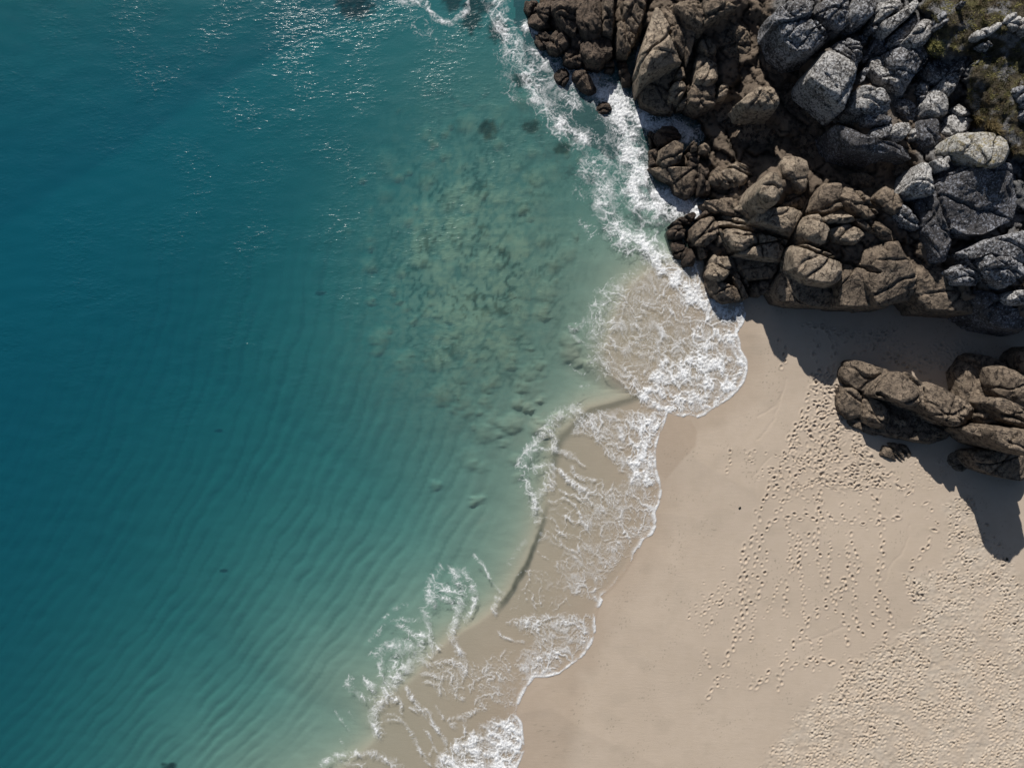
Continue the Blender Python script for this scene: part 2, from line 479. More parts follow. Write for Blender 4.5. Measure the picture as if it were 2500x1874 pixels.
# ------------------------------------------------------------------ rocks: outline in photo pixels of a crop, top height, visible height, roughness, label
# (crop, kind, material, top z, height, roughness, outline, label)
ROCKS = [
# --- reef at the top left of the headland
('A','reef_rock','wet',1.1,1.6,.5,'110,15 200,5 245,60 205,110 140,130 100,80','smooth weedy brown rock at the very tip of the reef'),
('A','reef_rock','wet',1.4,1.8,.8,'140,130 200,100 300,170 330,225 230,245 140,195','small knobbly rock just below the reef tip, foam on its left'),
('A','reef_rock','wet',2.2,2.0,.9,'215,25 320,-10 345,80 285,175 210,110','craggy brown knob right of the smooth reef tip'),
('A','reef_rock','wet',2.9,2.2,.9,'335,15 500,-15 545,150 520,285 420,235 350,130','large dark craggy block in the middle of the reef top'),
('A','reef_rock','wet',1.2,1.8,.9,'195,285 260,260 312,300 292,390 232,402 188,335','rounded knob at the reef edge below the blue spray gap'),
('A','reef_rock','wet',2.0,2.2,.9,'290,335 400,220 470,290 472,370 385,430 300,402','craggy lit hump right of the rounded reef edge knob'),
('A','reef_rock','wet',1.4,2.0,.9,'425,475 480,388 560,398 592,470 565,545 480,555 430,525','knobbly brown hump on the lower edge of the reef'),
('A','reef_rock','wet',3.2,2.4,.9,'525,15 722,-15 742,150 732,280 622,320 542,185','broad fractured block at the top edge, left of the sunlit pale block'),
('A','reef_rock','wet',2.3,2.2,.9,'580,335 722,280 832,330 842,425 722,542 622,532 580,432','broad cracked block at the lower right of the reef'),
('A','reef_rock','brown',3.4,2.6,.7,'745,15 852,0 852,205 842,280 752,252','sunlit squarish block left of the straight dark cleft'),
('A','reef_rock','wet',1.8,1.8,.9,'482,280 560,258 592,330 562,398 492,388','small angular block in the middle of the reef'),
('A','reef_rock','brown',3.1,2.8,.8,'880,205 930,150 1002,222 1012,340 962,432 882,422 866,300','pointed brown block right of the straight dark cleft'),
('A','reef_rock','wet',1.3,2.0,.6,'880,485 930,470 962,590 982,700 915,705 885,590','long wedge-shaped rock pointing down into the foam'),
('A','reef_rock','wet',1.0,1.8,.6,'768,520 832,490 852,580 822,612 768,602','small leaning rock under the reef, beside the wedge-shaped one'),
('A','sea_rock','wet',.7,1.5,.6,'360,590 452,568 482,640 422,752 372,702 338,642','narrow dark rock in the foam, left of two lying side by side'),
('A','sea_rock','wet',1.1,1.8,.5,'508,602 592,578 652,660 702,752 640,782 560,742 498,662','slanted brown rock in the foam, right of two side by side'),
('A','sea_rock','wet',.4,1.2,.7,'678,862 762,830 832,868 812,942 722,952 668,912','low rock ringed by swirling foam'),
('A','outcrop','brown',3.8,2.6,.5,'908,5 1022,-10 1125,55 1062,300 1002,262 932,150','smooth shaded block between the two clefts at the top edge'),
# --- big slabs right of the tidal channel
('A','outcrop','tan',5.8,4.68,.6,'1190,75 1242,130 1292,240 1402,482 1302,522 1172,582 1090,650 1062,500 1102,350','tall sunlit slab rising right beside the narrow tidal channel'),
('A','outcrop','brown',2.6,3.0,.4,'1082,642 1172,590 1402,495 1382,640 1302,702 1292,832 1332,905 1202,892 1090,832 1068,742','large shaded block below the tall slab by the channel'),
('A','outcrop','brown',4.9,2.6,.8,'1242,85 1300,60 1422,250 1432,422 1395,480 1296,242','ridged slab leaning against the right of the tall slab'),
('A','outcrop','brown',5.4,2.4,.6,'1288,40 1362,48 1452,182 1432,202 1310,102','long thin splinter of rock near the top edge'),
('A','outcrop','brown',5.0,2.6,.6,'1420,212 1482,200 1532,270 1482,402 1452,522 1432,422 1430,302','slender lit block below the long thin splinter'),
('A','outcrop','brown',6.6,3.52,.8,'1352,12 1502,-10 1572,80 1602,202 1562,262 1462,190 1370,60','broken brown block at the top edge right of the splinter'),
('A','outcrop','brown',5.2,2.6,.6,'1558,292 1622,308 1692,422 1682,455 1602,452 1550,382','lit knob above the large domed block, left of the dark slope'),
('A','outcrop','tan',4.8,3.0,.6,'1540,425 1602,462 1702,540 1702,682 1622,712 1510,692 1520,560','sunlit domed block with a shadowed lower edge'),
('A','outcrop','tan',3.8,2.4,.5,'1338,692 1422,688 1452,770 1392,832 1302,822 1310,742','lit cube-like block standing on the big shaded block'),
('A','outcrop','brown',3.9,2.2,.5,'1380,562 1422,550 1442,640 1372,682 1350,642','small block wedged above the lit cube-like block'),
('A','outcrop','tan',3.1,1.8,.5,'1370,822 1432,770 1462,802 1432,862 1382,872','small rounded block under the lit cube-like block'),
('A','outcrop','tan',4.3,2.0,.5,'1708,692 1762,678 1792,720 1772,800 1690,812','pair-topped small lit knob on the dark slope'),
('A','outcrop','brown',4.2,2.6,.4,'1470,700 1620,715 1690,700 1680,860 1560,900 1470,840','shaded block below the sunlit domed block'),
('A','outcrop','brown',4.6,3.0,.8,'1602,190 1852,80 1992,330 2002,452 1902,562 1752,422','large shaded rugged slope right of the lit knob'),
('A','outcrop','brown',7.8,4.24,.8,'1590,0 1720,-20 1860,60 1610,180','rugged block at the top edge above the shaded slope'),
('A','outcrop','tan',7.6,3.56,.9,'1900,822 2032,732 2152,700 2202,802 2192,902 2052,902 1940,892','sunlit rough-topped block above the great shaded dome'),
('C','outcrop','brown',2.0,4.4,.35,'940,150 1000,55 1250,0 1500,30 1535,180 1400,262 1250,302 1050,272 955,222','great smooth dome in shadow above the leaning boulders'),
('A','outcrop','brown',1.8,3.4,.4,'1700,800 1880,760 1900,900 1830,1060 1680,1090 1560,960','smooth shaded buttress at the head of the blue inlet'),
# --- grey lichen blocks, top right
('B','outcrop','grey',9.9,4.04,.9,'150,62 322,-10 482,20 442,140 272,172 150,182','fractured grey block at the top edge, leftmost of the lichen blocks'),
('B','outcrop','grey',9.4,3.96,.9,'160,192 332,162 482,202 582,332 482,402 332,432 215,332','layered grey block below the leftmost lichen block'),
('B','outcrop','grey',9.6,3.0,.7,'500,62 560,-10 742,-10 792,90 762,182 702,222 582,182 482,122','broad domed grey block at the top edge above the dark gully'),
('B','outcrop','grey',9.9,3.0,.6,'792,20 982,-10 992,60 922,172 802,212 770,120','smooth-sided grey block right of the broad domed one at the top'),
('B','outcrop','pale',10.4,2.6,.6,'1008,18 1192,-10 1182,60 1092,120 1042,172 988,150','pale lichen-white block at the top edge left of the turf'),
('B','outcrop','pale',10.5,2.8,.6,'1030,182 1132,130 1302,-5 1325,50 1232,152 1082,282 1050,242','long pale bar of rock under the white block by the turf'),
('B','outcrop','pale',10.8,3.0,.6,'1218,332 1382,148 1442,170 1455,262 1382,362 1262,392','bright white upright slab at the edge of the turf'),
('B','outcrop','speck',9.9,2.6,.5,'1110,292 1252,170 1342,108 1352,172 1222,322 1150,312','dark grey slab lying between the pale bar and white slab'),
('B','boulder','pale',10.0,4.48,.5,'508,512 592,400 702,460 802,560 822,642 770,742 722,905 562,762 438,662 450,590','big pale cracked boulder below the dark gully'),
('B','outcrop','grey',8.8,2.6,.6,'608,372 672,338 762,430 842,542 812,572 702,458','split grey wedge along the top of the big cracked boulder'),
('B','outcrop','grey',9.0,2.6,.6,'690,332 772,302 852,390 862,482 822,492 742,412','rounded grey block above the split wedge'),
('B','boulder','grey',8.3,1.8,.5,'820,302 892,288 902,350 862,372','small bluish block at the top right of the dark gully'),
('B','boulder','grey',8.4,2.2,.4,'868,505 932,372 936,432 892,508','thin upright grey stone in the dark joint'),
('B','boulder','grey',8.2,2.0,.4,'828,655 862,580 912,552 912,602 842,702','narrow grey stone under the thin upright one'),
('B','boulder','pale',8.9,3.0,.8,'928,462 972,438 1102,552 1222,670 1232,782 1182,812 1002,682 930,562','long lichen-spotted boulder in the middle of the grey blocks'),
('B','outcrop','speck',8.8,2.2,.6,'958,342 1042,318 1082,380 1062,432 970,422','dark rounded block above the long lichen-spotted boulder'),
('B','boulder','grey',9.7,2.0,.6,'1088,332 1182,298 1222,340 1202,382 1100,392','round grey boulder left of the white upright slab'),
('B','outcrop','grey',9.6,3.0,.6,'1080,432 1222,392 1382,380 1372,522 1272,672 1210,652 1110,542','large dark grey speckled block below the white slab'),
('B','boulder','pale',9.4,4.24,.6,'818,742 882,718 1012,760 1082,862 1082,922 1002,962 852,902 788,872','rounded pale boulder right of the deep dark joint'),
('B','outcrop','grey',8.4,3.56,.7,'850,912 1002,965 1112,982 1052,1032 900,1022','grey ledge under the rounded pale boulder'),
('B','outcrop','grey',8.2,3.92,.7,'958,1062 1102,1030 1070,1132 1000,1162 938,1112','grey knob left of the small bright cube boulder'),
('B','boulder','pale',8.8,3.32,.5,'1068,1152 1120,1030 1202,1008 1252,1060 1222,1142 1150,1172','small bright cube-shaped boulder above the great shadow'),
('B','boulder','pale',8.0,2.96,.7,'1240,1102 1282,1060 1322,1110 1312,1172 1240,1162','little pale rock touching the bright cube boulder'),
('B','outcrop','pale',8.9,2.6,.6,'1380,862 1452,738 1562,840 1578,922 1492,962 1400,932','triangular pale block at the lower end of the long grey slab'),
('B','outcrop','pale',9.1,2.6,.7,'1480,722 1532,640 1560,620 1650,690 1572,792 1502,762','ribbed pale block between the triangular block and long slab'),
('B','outcrop','grey',9.3,2.4,.3,'1540,640 1592,520 1662,480 1700,560 1652,690 1600,740','smooth lilac-grey slab at the edge of the dark turf'),
('B','outcrop','speck',9.5,2.0,.7,'1660,482 1732,428 1764,470 1712,570 1680,560','speckled end block at the top of the smooth slab'),
('B','outcrop','grey',8.9,2.2,.7,'1400,520 1560,470 1600,510 1540,620 1480,690 1400,660 1370,590','grey speckled block left of the smooth lilac slab'),
('B','boulder','pale',8.2,1.8,.6,'1308,702 1352,668 1402,710 1392,772 1320,752','small pale boulder left of the triangular block'),
('B','outcrop','grey',8.0,2.0,.8,'1310,760 1400,775 1390,850 1340,850','little grey block under the small pale boulder'),
('B','outcrop','pale',8.5,2.2,.9,'1608,902 1662,860 1742,930 1792,1002 1762,1022 1650,962','broken pale rocks just above the round perched boulder'),
('B','boulder','pale',8.3,2.4,.6,'1478,1082 1532,980 1622,958 1722,1030 1732,1082 1602,1142 1510,1132','ribbed pale boulder touching the upper left of the perched boulder'),
('B','boulder','gold',11.4,4.96,.4,'1588,1172 1652,1108 1762,1088 1922,1108 2002,1170 2042,1262 2012,1352 1922,1402 1802,1392 1692,1312 1600,1232','big round perched boulder patched with white and golden lichen'),
('B','outcrop','grey',7.6,2.4,.8,'1100,830 1230,820 1320,900 1330,980 1240,1000 1140,920','dark speckled rubble block right of the rounded pale boulder'),
('B','outcrop','speck',8.6,3.16,.8,'1350,980 1470,1000 1480,1120 1560,1180 1400,1210 1340,1130','dark speckled block left of the ribbed pale boulder'),
# rocks in the turf
('B','boulder','pale',12.8,2.56,.5,'2008,182 2082,108 2150,150 2140,262 2060,232','white angular boulder bedded in bright turf near the corner'),
('B','boulder','pale',12.6,2.48,.5,'2148,170 2230,140 2240,280 2150,272','pale rock cut by the right edge beside the white boulder'),
('B','boulder','pale',12.1,2.0,.4,'1788,262 1902,220 1982,198 1992,240 1892,310 1790,318','curved pale stone half sunk in the turf'),
('B','boulder','grey',12.0,2.1,.5,'1468,152 1502,108 1552,170 1532,232 1470,228','bluish upright stone in the turf left of the curved stone'),
('B','boulder','grey',11.7,2.0,.6,'1818,372 1872,352 1922,402 1882,418','small speckled stone below the curved pale stone'),
('B','boulder','grey',11.8,2.56,.6,'2078,742 2152,730 2230,780 2230,905 2150,882','grey rock at the right edge in the dark turf'),
('B','boulder','grey',11.3,2.0,.6,'2128,932 2230,908 2230,1012 2140,992','low grey rock at the right edge under another'),
('B','boulder','grey',12.2,2.0,.5,'1658,10 1712,15 1702,62 1658,55','tiny grey stone in the turf near the top edge'),
('B','boulder','pale',11.3,2.0,.4,'1790,510 1815,512 1822,545 1793,548','tiny white stone in the dark turf'),
('B','boulder','grey',9.6,1.4,.5,'910,202 950,185 992,230 962,258 918,245','small stone lodged between the smooth-sided block and white block'),
# shaded slabs below the grey blocks
('B','outcrop','brown',3.6,3.0,.35,'372,662 562,792 692,1002 652,1062 482,1062 370,952','smooth shaded slab under the big cracked boulder'),
('B','outcrop','brown',3.2,3.0,.4,'92,652 332,642 442,822 362,982 232,932 182,782','smooth shaded slab left of the one under the cracked boulder'),
('B','outcrop','brown',4.6,5.72,.6,'20,250 190,330 330,470 360,620 200,620 60,560','shaded slope below the layered grey block'),
('D','outcrop','brown',2.6,3.0,.35,'250,132 562,192 572,312 502,402 300,332','low smooth slab in the great shadow right of the dome'),
('D','outcrop','brown',3.2,3.0,.4,'602,332 802,292 902,342 872,442 652,482 592,422','middle smooth slab in the great shadow'),
('D','outcrop','speck',8.8,6.68,.5,'700,70 860,180 1000,230 1250,260 1300,330 1000,330 760,260','dark shelf under the small bright cube boulder'),
('D','outcrop','brown',5.0,2.8,.5,'762,492 862,480 962,560 1002,622 902,642 802,562','narrow shaded block above the lit ribbed ridge'),
('D','outcrop','brown',5.0,3.0,.5,'1010,450 1180,370 1300,400 1290,500 1210,600 1080,580','shaded block left of the pointed pale fin'),
# --- middle headland above the second channel
('C','outcrop','wet',1.5,2.0,.4,'328,162 402,98 502,118 562,182 532,202 432,252 370,262 328,222','smooth dark wet rock at the mouth of the blue inlet'),
('C','outcrop','brown',2.7,2.4,.6,'380,292 522,208 582,218 562,302 542,382 432,432 368,382','lit rounded block below the smooth dark wet rock'),
('C','outcrop','brown',2.9,2.0,.5,'618,252 652,213 682,230 684,292 640,302','small lit knob, left of two side by side under the dome'),
('C','outcrop','brown',3.1,2.0,.5,'700,262 742,230 792,290 772,322 710,312','small lit knob, right of two side by side under the dome'),
('C','outcrop','wet',2.2,2.0,.6,'610,312 690,305 692,430 620,432','dark square block under the small lit knobs'),
('C','outcrop','wet',1.1,2.0,.8,'268,152 322,130 342,262 302,282','ragged dark rock at the water edge left of the smooth wet rock'),
('C','outcrop','wet',1.3,2.0,.8,'288,302 362,272 382,402 342,442 290,422','ragged dark rock at the water edge left of the lit rounded block'),
('C','outcrop','brown',1.9,2.4,.35,'300,442 562,442 692,436 692,602 602,682 502,642 482,572 382,522','broad shaded wet block above the white foam cove'),
('C','outcrop','brown',3.3,2.0,.8,'790,512 862,418 892,502 872,592 790,562','rough lit hump left of the pillow-shaped block'),
('C','outcrop','tan',3.5,2.2,.7,'878,472 962,438 1082,502 1092,542 1022,602 900,592','pillow-shaped lit block on the middle headland'),
('C','outcrop','tan',3.8,2.0,.7,'958,422 1002,393 1112,440 1152,492 1082,492','crusty lit crest above the pillow-shaped block'),
('C','outcrop','wet',2.8,2.2,.9,'700,392 792,432 782,562 792,642 710,642','crumbly brown rock right of the broad shaded block'),
('C','outcrop','wet',3.1,2.2,.9,'1082,522 1182,510 1212,602 1102,652 930,662 1000,602','crumbly ledge left of the egg-shaped boulder'),
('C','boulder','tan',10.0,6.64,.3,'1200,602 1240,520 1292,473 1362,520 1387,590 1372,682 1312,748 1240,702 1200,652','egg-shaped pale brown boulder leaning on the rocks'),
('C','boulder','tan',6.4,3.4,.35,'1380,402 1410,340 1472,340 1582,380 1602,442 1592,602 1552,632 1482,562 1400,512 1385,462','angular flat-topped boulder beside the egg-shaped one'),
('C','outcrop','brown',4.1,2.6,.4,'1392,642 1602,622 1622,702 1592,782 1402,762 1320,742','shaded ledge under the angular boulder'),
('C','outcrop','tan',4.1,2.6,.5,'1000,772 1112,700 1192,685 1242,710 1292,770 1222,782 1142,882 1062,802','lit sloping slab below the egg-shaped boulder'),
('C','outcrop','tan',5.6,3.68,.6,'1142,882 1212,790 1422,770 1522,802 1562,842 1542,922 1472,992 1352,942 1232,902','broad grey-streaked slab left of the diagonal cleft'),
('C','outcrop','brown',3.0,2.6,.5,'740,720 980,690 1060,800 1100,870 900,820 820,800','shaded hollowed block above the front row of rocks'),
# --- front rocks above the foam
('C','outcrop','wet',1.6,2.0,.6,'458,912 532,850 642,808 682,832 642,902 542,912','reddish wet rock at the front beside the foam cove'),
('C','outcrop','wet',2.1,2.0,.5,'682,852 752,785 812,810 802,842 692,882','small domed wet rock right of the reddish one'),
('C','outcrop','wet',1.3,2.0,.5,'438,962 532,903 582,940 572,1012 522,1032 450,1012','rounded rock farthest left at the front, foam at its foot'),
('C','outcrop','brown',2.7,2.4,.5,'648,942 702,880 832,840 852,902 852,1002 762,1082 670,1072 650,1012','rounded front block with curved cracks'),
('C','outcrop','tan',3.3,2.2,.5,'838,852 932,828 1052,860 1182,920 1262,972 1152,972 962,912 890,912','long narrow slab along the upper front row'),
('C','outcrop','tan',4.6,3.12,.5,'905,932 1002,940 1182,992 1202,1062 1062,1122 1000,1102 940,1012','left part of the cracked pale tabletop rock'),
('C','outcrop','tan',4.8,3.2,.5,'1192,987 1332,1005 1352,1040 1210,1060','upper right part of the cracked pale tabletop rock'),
('C','outcrop','tan',4.6,3.32,.5,'1020,1142 1082,1112 1210,1068 1352,1047 1382,1082 1432,1112 1402,1202 1252,1192','lower part of the cracked pale tabletop rock'),
('C','outcrop','brown',4.5,3.0,.8,'1342,1002 1432,1020 1462,1060 1432,1092 1382,1062','crumbly corner at the right tip of the tabletop rock'),
('C','outcrop','brown',2.7,2.2,.5,'858,932 890,920 922,1062 852,1082 850,1012','narrow rib between the rounded block and the tabletop rock'),
('C','outcrop','brown',1.6,2.2,.4,'680,1082 782,1092 772,1182 702,1192','shaded block under the rounded front block'),
('C','outcrop','wet',.9,1.8,.6,'458,1052 562,1050 572,1112 542,1192 490,1172','low wet rock at the foam edge, left of a white trickle'),
('C','outcrop','wet',1.1,1.8,.7,'560,1122 602,1090 662,1150 652,1242 572,1252 550,1182','low wet rock at the foam edge, right of a white trickle'),
('C','outcrop','tan',2.7,2.4,.7,'778,1222 832,1150 882,1180 952,1170 972,1302 932,1342 872,1382 778,1322','sunlit pitted block at the front corner above the beach foam'),
('C','outcrop','brown',2.7,2.4,.5,'1020,1182 1182,1182 1332,1222 1402,1242 1302,1342 1102,1362 1040,1272','shaded block with a small bright pool below the tabletop rock'),
('C','outcrop','brown',1.8,2.6,.35,'768,1342 882,1392 1002,1422 1062,1532 902,1552 820,1502 778,1422','shaded foot of the front corner, next to the foam'),
('C','outcrop','brown',1.7,2.6,.35,'1110,1382 1302,1362 1282,1452 1202,1502 1130,1492','shaded foot block where the sand first meets rock'),
('C','outcrop','brown',2.1,2.6,.35,'970,1330 1010,1300 1100,1380 1120,1500 1070,1520 1010,1410','slanting shaded rib beside the foot of the front corner'),
('C','outcrop','tan',6.8,5.28,.5,'1478,1082 1542,1058 1702,1132 1872,1202 1882,1352 1792,1402 1602,1372 1500,1272','large block with one sunlit stripe, right of the diagonal cleft'),
('C','outcrop','tan',7.2,4.2,.5,'1558,902 1612,813 1682,820 1742,882 1762,962 1752,1042 1702,1072 1602,1022 1568,962','rounded sunlit block at the head of the diagonal cleft'),
('C','outcrop','tan',7.7,3.88,.6,'1742,842 1822,808 1902,813 1992,870 1902,892 1752,882','flat sunlit cap right of the rounded sunlit block'),
('C','outcrop','tan',7.3,4.52,.7,'1778,952 1922,908 2012,930 2072,1002 2002,1062 1852,1042','yellowish sunlit block under the flat sunlit cap'),
('C','outcrop','brown',6.4,3.36,.4,'1642,762 1702,602 1762,558 1852,580 1872,682 1902,762 1782,802 1652,802','broad shaded block behind the rounded sunlit block'),
('C','outcrop','brown',7.8,3.72,.9,'1888,662 1952,588 2012,620 2072,682 2132,762 2192,822 2082,862 1962,762','jagged sunlit ridge running down to the right'),
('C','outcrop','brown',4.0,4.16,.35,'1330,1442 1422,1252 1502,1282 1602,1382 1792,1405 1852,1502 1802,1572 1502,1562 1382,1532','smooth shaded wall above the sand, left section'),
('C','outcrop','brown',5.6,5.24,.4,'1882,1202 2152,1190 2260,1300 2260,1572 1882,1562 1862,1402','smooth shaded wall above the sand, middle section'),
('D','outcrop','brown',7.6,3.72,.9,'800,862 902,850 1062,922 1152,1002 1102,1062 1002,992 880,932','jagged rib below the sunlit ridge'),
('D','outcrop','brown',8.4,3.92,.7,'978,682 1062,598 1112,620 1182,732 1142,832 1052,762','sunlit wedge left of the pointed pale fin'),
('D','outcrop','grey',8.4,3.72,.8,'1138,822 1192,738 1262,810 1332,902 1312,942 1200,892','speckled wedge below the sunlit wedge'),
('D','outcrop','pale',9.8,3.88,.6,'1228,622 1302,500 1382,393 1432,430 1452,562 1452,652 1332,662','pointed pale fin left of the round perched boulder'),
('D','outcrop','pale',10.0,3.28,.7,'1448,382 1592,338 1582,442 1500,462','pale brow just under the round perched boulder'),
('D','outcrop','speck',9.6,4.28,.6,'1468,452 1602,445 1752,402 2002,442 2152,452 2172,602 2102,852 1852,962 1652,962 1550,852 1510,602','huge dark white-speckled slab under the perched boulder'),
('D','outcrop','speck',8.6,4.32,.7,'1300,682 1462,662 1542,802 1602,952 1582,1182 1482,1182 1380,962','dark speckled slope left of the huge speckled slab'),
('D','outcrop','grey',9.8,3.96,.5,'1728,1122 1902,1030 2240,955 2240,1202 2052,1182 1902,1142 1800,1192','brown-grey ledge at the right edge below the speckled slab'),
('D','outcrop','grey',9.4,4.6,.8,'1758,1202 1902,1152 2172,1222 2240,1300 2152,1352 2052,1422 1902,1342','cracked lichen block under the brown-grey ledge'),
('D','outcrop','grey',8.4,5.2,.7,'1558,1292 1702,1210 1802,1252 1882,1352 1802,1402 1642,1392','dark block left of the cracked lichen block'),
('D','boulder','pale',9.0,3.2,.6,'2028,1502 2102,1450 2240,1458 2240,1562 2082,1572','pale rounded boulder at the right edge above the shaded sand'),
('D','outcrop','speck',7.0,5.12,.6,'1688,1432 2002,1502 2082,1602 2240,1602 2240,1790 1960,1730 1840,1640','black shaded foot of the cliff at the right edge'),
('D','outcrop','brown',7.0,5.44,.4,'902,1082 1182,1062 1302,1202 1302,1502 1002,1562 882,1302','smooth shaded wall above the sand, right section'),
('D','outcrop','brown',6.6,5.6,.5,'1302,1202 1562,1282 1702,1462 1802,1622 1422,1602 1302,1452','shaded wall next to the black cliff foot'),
]
# rocks on the beach: top height is above the sand
BEACH = [
('E','beach_rock','brown',.8,1.6,.8,'690,880 740,800 1010,880 1400,1000 1760,1060 1780,1180 1560,1270 1280,1260 1040,1200 860,1160 700,1040','low brown bedrock showing between the middle beach rocks'),
('E','beach_rock','brown',2.0,2.64,.8,'1660,700 1780,600 1960,640 2240,760 2240,1330 1900,1280 1740,1190 1780,1060 1680,900','low brown bedrock showing between the rocks at the right edge'),
('E','beach_rock','brown',1.9,2.4,.4,'718,722 762,620 852,630 1062,700 1042,762 952,852 870,862 750,802','rounded shaded rock at the upper left of the beach group'),
('E','beach_rock','brown',3.9,4.04,.5,'1008,832 1112,728 1202,718 1332,790 1382,882 1402,1022 1262,992 1102,922 1000,902','large sunlit hump in the middle of the beach rocks'),
('E','beach_rock','brown',4.4,4.36,.7,'1362,822 1452,810 1602,890 1742,970 1762,1062 1702,1122 1562,1122 1400,1032','ridged hump right of the large sunlit hump on the beach'),
('E','beach_rock','brown',1.5,2.0,.5,'678,862 742,840 862,890 882,962 842,1052 762,1092 680,1002','leftmost rock of the beach group beside the footprints'),
('E','beach_rock','brown',2.2,2.6,.5,'888,962 932,918 1012,960 1082,1042 1102,1122 1052,1162 920,1132 880,1052','rounded lit rock in the lower row of beach rocks'),
('E','beach_rock','brown',1.5,2.0,.8,'1090,1052 1212,1090 1222,1142 1172,1165 1110,1132','small rough rock right of the rounded lit beach rock'),
('E','beach_rock','brown',1.5,2.0,.8,'1250,1072 1312,1070 1412,1150 1382,1182 1290,1152','narrow rough rock in the lower row of beach rocks'),
('E','beach_rock','brown',1.0,1.6,.7,'1208,1222 1262,1188 1352,1240 1292,1265','little lit rock at the foot of the lower row'),
('E','beach_rock','brown',1.3,1.8,.7,'1400,1182 1482,1150 1532,1190 1512,1242 1420,1232','small lit rock at the right end of the lower row'),
('E','beach_rock','brown',.8,1.4,.5,'818,1082 882,1020 886,1112 830,1105','small wedge stone under the leftmost beach rock'),
('E','beach_rock','brown',.8,1.6,.4,'840,1142 902,1138 1152,1190 1182,1262 952,1222 870,1192','long low shaded ledge below the beach rocks'),
('E','beach_rock','brown',0.35,2.0,.4,'948,1312 1022,1278 1152,1300 1342,1342 1342,1382 1202,1452 1052,1412 970,1372','lowest shaded rock of the beach group, half in sand'),
('E','beach_rock','brown',1.6,2.2,.4,'1658,722 1802,690 1902,802 1902,882 1802,902 1690,862','shaded rock above the ridged hump'),
('E','beach_rock','brown',1.8,2.4,.5,'1698,582 1832,568 1932,642 1902,782 1802,692','dark shaded rock rising from trampled sand near the cliff'),
('E','beach_rock','brown',4.6,4.44,.7,'1838,1062 1942,1010 2012,1082 1992,1142 1880,1132','lit knob left end of the right-hand beach ledge'),
('E','beach_rock','brown',6.6,6.36,.9,'1938,972 2012,928 2082,960 2240,1082 2240,1152 2052,1112 1970,1012','rough lit ledge at the right edge of the beach'),
('E','beach_rock','brown',5.4,5.08,.8,'1748,1172 1852,1148 2000,1180 2020,1280 1920,1262 1760,1212','low sunlit bar below the lit knob on the beach'),
('E','beach_rock','brown',8.0,8.4,.7,'1985,1165 2102,1170 2330,1200 2330,1400 2082,1330 2000,1280','tall sunlit shoulder of rock at the right edge of the beach'),
('E','beach_rock','brown',4.2,4.92,.6,'1938,642 2240,760 2240,1042 2082,942 1960,852','large shaded slab at the right edge below the cliff'),
('E','beach_rock','brown',0.5,5.36,.5,'1518,1382 1622,1358 1742,1440 1772,1502 1682,1562 1590,1482','low shaded rock beneath the low sunlit bar'),
('E','beach_rock','brown',2.6,3.8,.5,'1738,1372 2002,1350 2240,1422 2240,1602 1952,1552 1802,1482','broad shaded rock at the right edge under the tall shoulder'),
('E','beach_rock','brown',3.2,3.4,.5,'2138,562 2260,490 2260,705 2160,692','black shaded rock at the right edge against the cliff sand'),
]

def smooth_poly(P, it=1):
    P = np.asarray(P, float)
    for _ in range(it):
        Q = np.roll(P, -1, 0)
        P = np.stack([P * .8 + Q * .2, P * .2 + Q * .8], 1).reshape(-1, 2)
    return P

def resample(P, n):
    Q = np.vstack([P, P[:1]])
    s = np.r_[0, np.cumsum(np.hypot(*np.diff(Q, axis=0).T))]
    t = np.linspace(0, s[-1], n, endpoint=False)
    return np.stack([np.interp(t, s, Q[:, 0]), np.interp(t, s, Q[:, 1])], 1)

